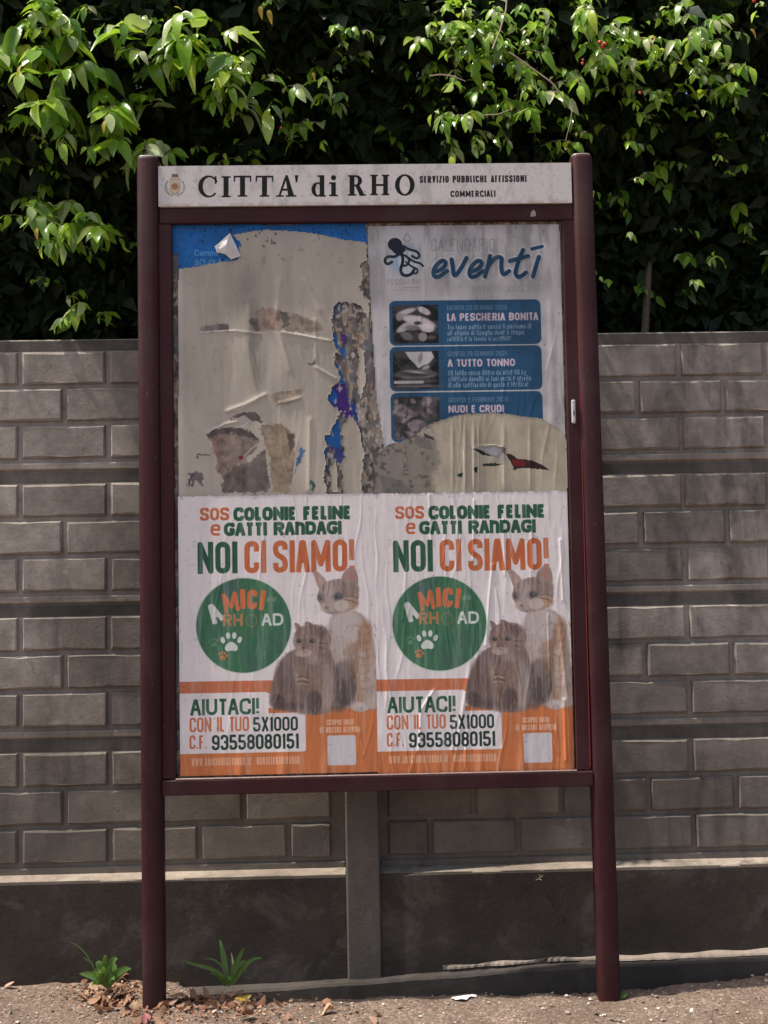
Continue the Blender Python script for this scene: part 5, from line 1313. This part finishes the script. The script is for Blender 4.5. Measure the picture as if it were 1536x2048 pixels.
DLM = []
for s in range(6):
    v, f = dry_leaf_mesh(s); me = bpy.data.meshes.new('dry_leaf'); me.from_pydata([tuple(p) for p in v], [], f); me.update(); me.materials.append(M_DRY); me.polygons.foreach_set('use_smooth', [True] * len(f)); DLM.append(me)
def litter_pos():
    c = hr.random()
    if c < .42: u, v = hr.normal(212, 36), hr.normal(1986, 14)
    elif c < .62: u, v = hr.normal(285, 36), hr.normal(2018, 16)
    elif c < .95: u, v = hr.normal(425, 62), hr.normal(2012, 10)
    else: u, v = hr.uniform(500, 760), hr.uniform(2000, 2040)
    return u, v
def ground_at(u, v):
    d = RIGHT * (u - PW / 2) / FPX + UP * (PH / 2 - v) / FPX + FWD; t = (0.004 - CAM[2]) / d[2]; p = CAM + d * t; return p[0], p[1]
cnt = 0
while cnt < 105:
    u, v = litter_pos(); x, y = ground_at(u, v)
    if y > (.225 if x < -.8 else .05) or y < -.5 or (abs(x + .7885) < .05 and abs(y) < .05): continue
    o = link(bpy.data.objects.new('dry_leaf', DLM[cnt % 6])); s = hr.uniform(.030, .066); o.scale = (s, s, s)
    o.rotation_euler = (hr.normal(0, .35), hr.normal(0, .45), hr.uniform(0, 6.28)); o.location = (x, y, gz(x, y) + .007 + hr.uniform(0, .014))
    where = 'heaped beneath the bushy weed' if u < 262 and v < 2010 else ('lying just in front of the left post' if u < 350 else ('below the narrow leaved weed' if u < 510 else 'scattered below the middle of the board'))
    tag(o, 'curled brown dry leaf ' + where, 'dry leaf', 'dry leaves ' + where); cnt += 1
P = []; 
while len(P) < 1300:
    u, v = litter_pos(); x, y = ground_at(u + hr.normal(0, 25), v + hr.normal(0, 10))
    if y < (.23 if x < -.78 else .055): P.append((x, y, gz(x, y) + hr.uniform(.001, .009)))
P = np.array(P); D = hr.normal(0, 1, (len(P), 3)); D[:, 2] *= .25; NR = np.stack([hr.normal(0, .5, len(P)), hr.normal(0, .5, len(P)), np.ones(len(P))], -1)
tag(mass('leaf_litter', P, D, NR, hr.uniform(.008, .020, len(P)), dry_leaf_mesh(33), M_DRY, None, np.zeros(3)), kind='stuff')
def single_leaf(name, u, v, y, s, mat, label, cat, rot, lift=.008, seed=2):
    x = back(u, v, y)[0]; v_, f = dry_leaf_mesh(seed); o = mesh_obj(name, v_ * [s * 1.15, s, s * .6], f, mat, None, True); o.rotation_euler = rot; o.location = (x, y, gz(x, y) + lift); return tag(o, label, cat)
x, y = ground_at(470, 2008); single_leaf('yellow_leaf', 470, 2000, y, .058, M_LEAFYEL, 'bright yellow fallen leaf below the narrow leaved weed', 'leaf', (.35, .1, -1.3), .014, 40)
x, y = ground_at(1232, 1992); single_leaf('green_leaf', 1232, 1990, y, .045, M_WEED, 'green fallen leaf right of the foot of the right post', 'leaf', (.1, .25, -1.35), .010, 4)
x, y = ground_at(290, 2046); single_leaf('red_leaf', 290, 2046, y, .05, simple('dull red leaf', (.28, .09, .09), .6), 'dull red fallen leaf at the lower edge in front of the left post', 'leaf', (.6, .1, .2), .008, 5)
x, y = ground_at(12, 1975); single_leaf('pink_leaf', 8, 1975, y, .038, simple('pale pink leaf', (.55, .30, .22), .7), 'pale pinkish brown leaf on the ground at the left edge', 'leaf', (.1, .1, -1.4), .010, 4)
# crumpled white scrap right of centre
u0, v0 = 930, 1996; x, y = ground_at(u0, v0); pts = [(-.048, .0), (-.03, .016), (-.008, .012), (.008, .020), (.03, .026), (.044, .022), (.040, .008), (.018, .002), (.004, -.014), (-.014, -.018), (-.034, -.010)]
V = [(a, b, .004 + .006 * math.sin(a * 90) ** 2) for a, b in pts] + [(0, .004, .014), (-.028, .004, .010), (.028, .016, .012)]
F = [(0, 1, 12), (1, 2, 12), (2, 11, 12), (2, 3, 11), (3, 13, 11), (3, 4, 13), (4, 5, 13), (5, 6, 13), (6, 7, 13), (7, 11, 13), (7, 8, 11), (8, 9, 11), (9, 12, 11), (9, 10, 12), (10, 0, 12)]
o = mesh_obj('paper_scrap', V, F, M_PAPERWHITE, loc=(x, y, gz(x, y) + .001)); o.modifiers.new('thickness', 'SOLIDIFY').thickness = .0006
tag(o, 'crumpled white paper scrap on the ground below the middle of the board', 'paper scrap')
# small stones and grit
oct_v = np.array([(1, 0, 0), (0, 1, 0), (-1, 0, 0), (0, -1, 0), (0, 0, .7), (.6, .6, .3), (-.6, .6, .35), (-.6, -.6, .3), (.6, -.6, .35), (0, 0, -.5)], float)
oct_f = [(0, 5, 4, 8), (1, 6, 4, 5), (2, 7, 4, 6), (3, 8, 4, 7), (0, 9, 1, 5), (1, 9, 2, 6), (2, 9, 3, 7), (3, 9, 0, 8)]
n = 4800; X = hr.uniform(-1.7, 1.9, n); Y = hr.uniform(-.5, .22, n); Z = ground_h(X, Y); S = np.clip(hr.lognormal(-5.95, .55, n), .0012, .011)
D = hr.normal(0, 1, (n, 3)); D[:, 2] *= .2; NR = np.stack([hr.normal(0, .25, n), hr.normal(0, .25, n), np.ones(n)], -1)
o = mass('gravel', np.stack([X, Y, Z + S * .3], -1), D, NR, S, (oct_v, oct_f), M_STONE, None, np.zeros(3)); o.data.polygons.foreach_set('use_smooth', [False] * len(o.data.polygons)); tag(o, kind='stuff')
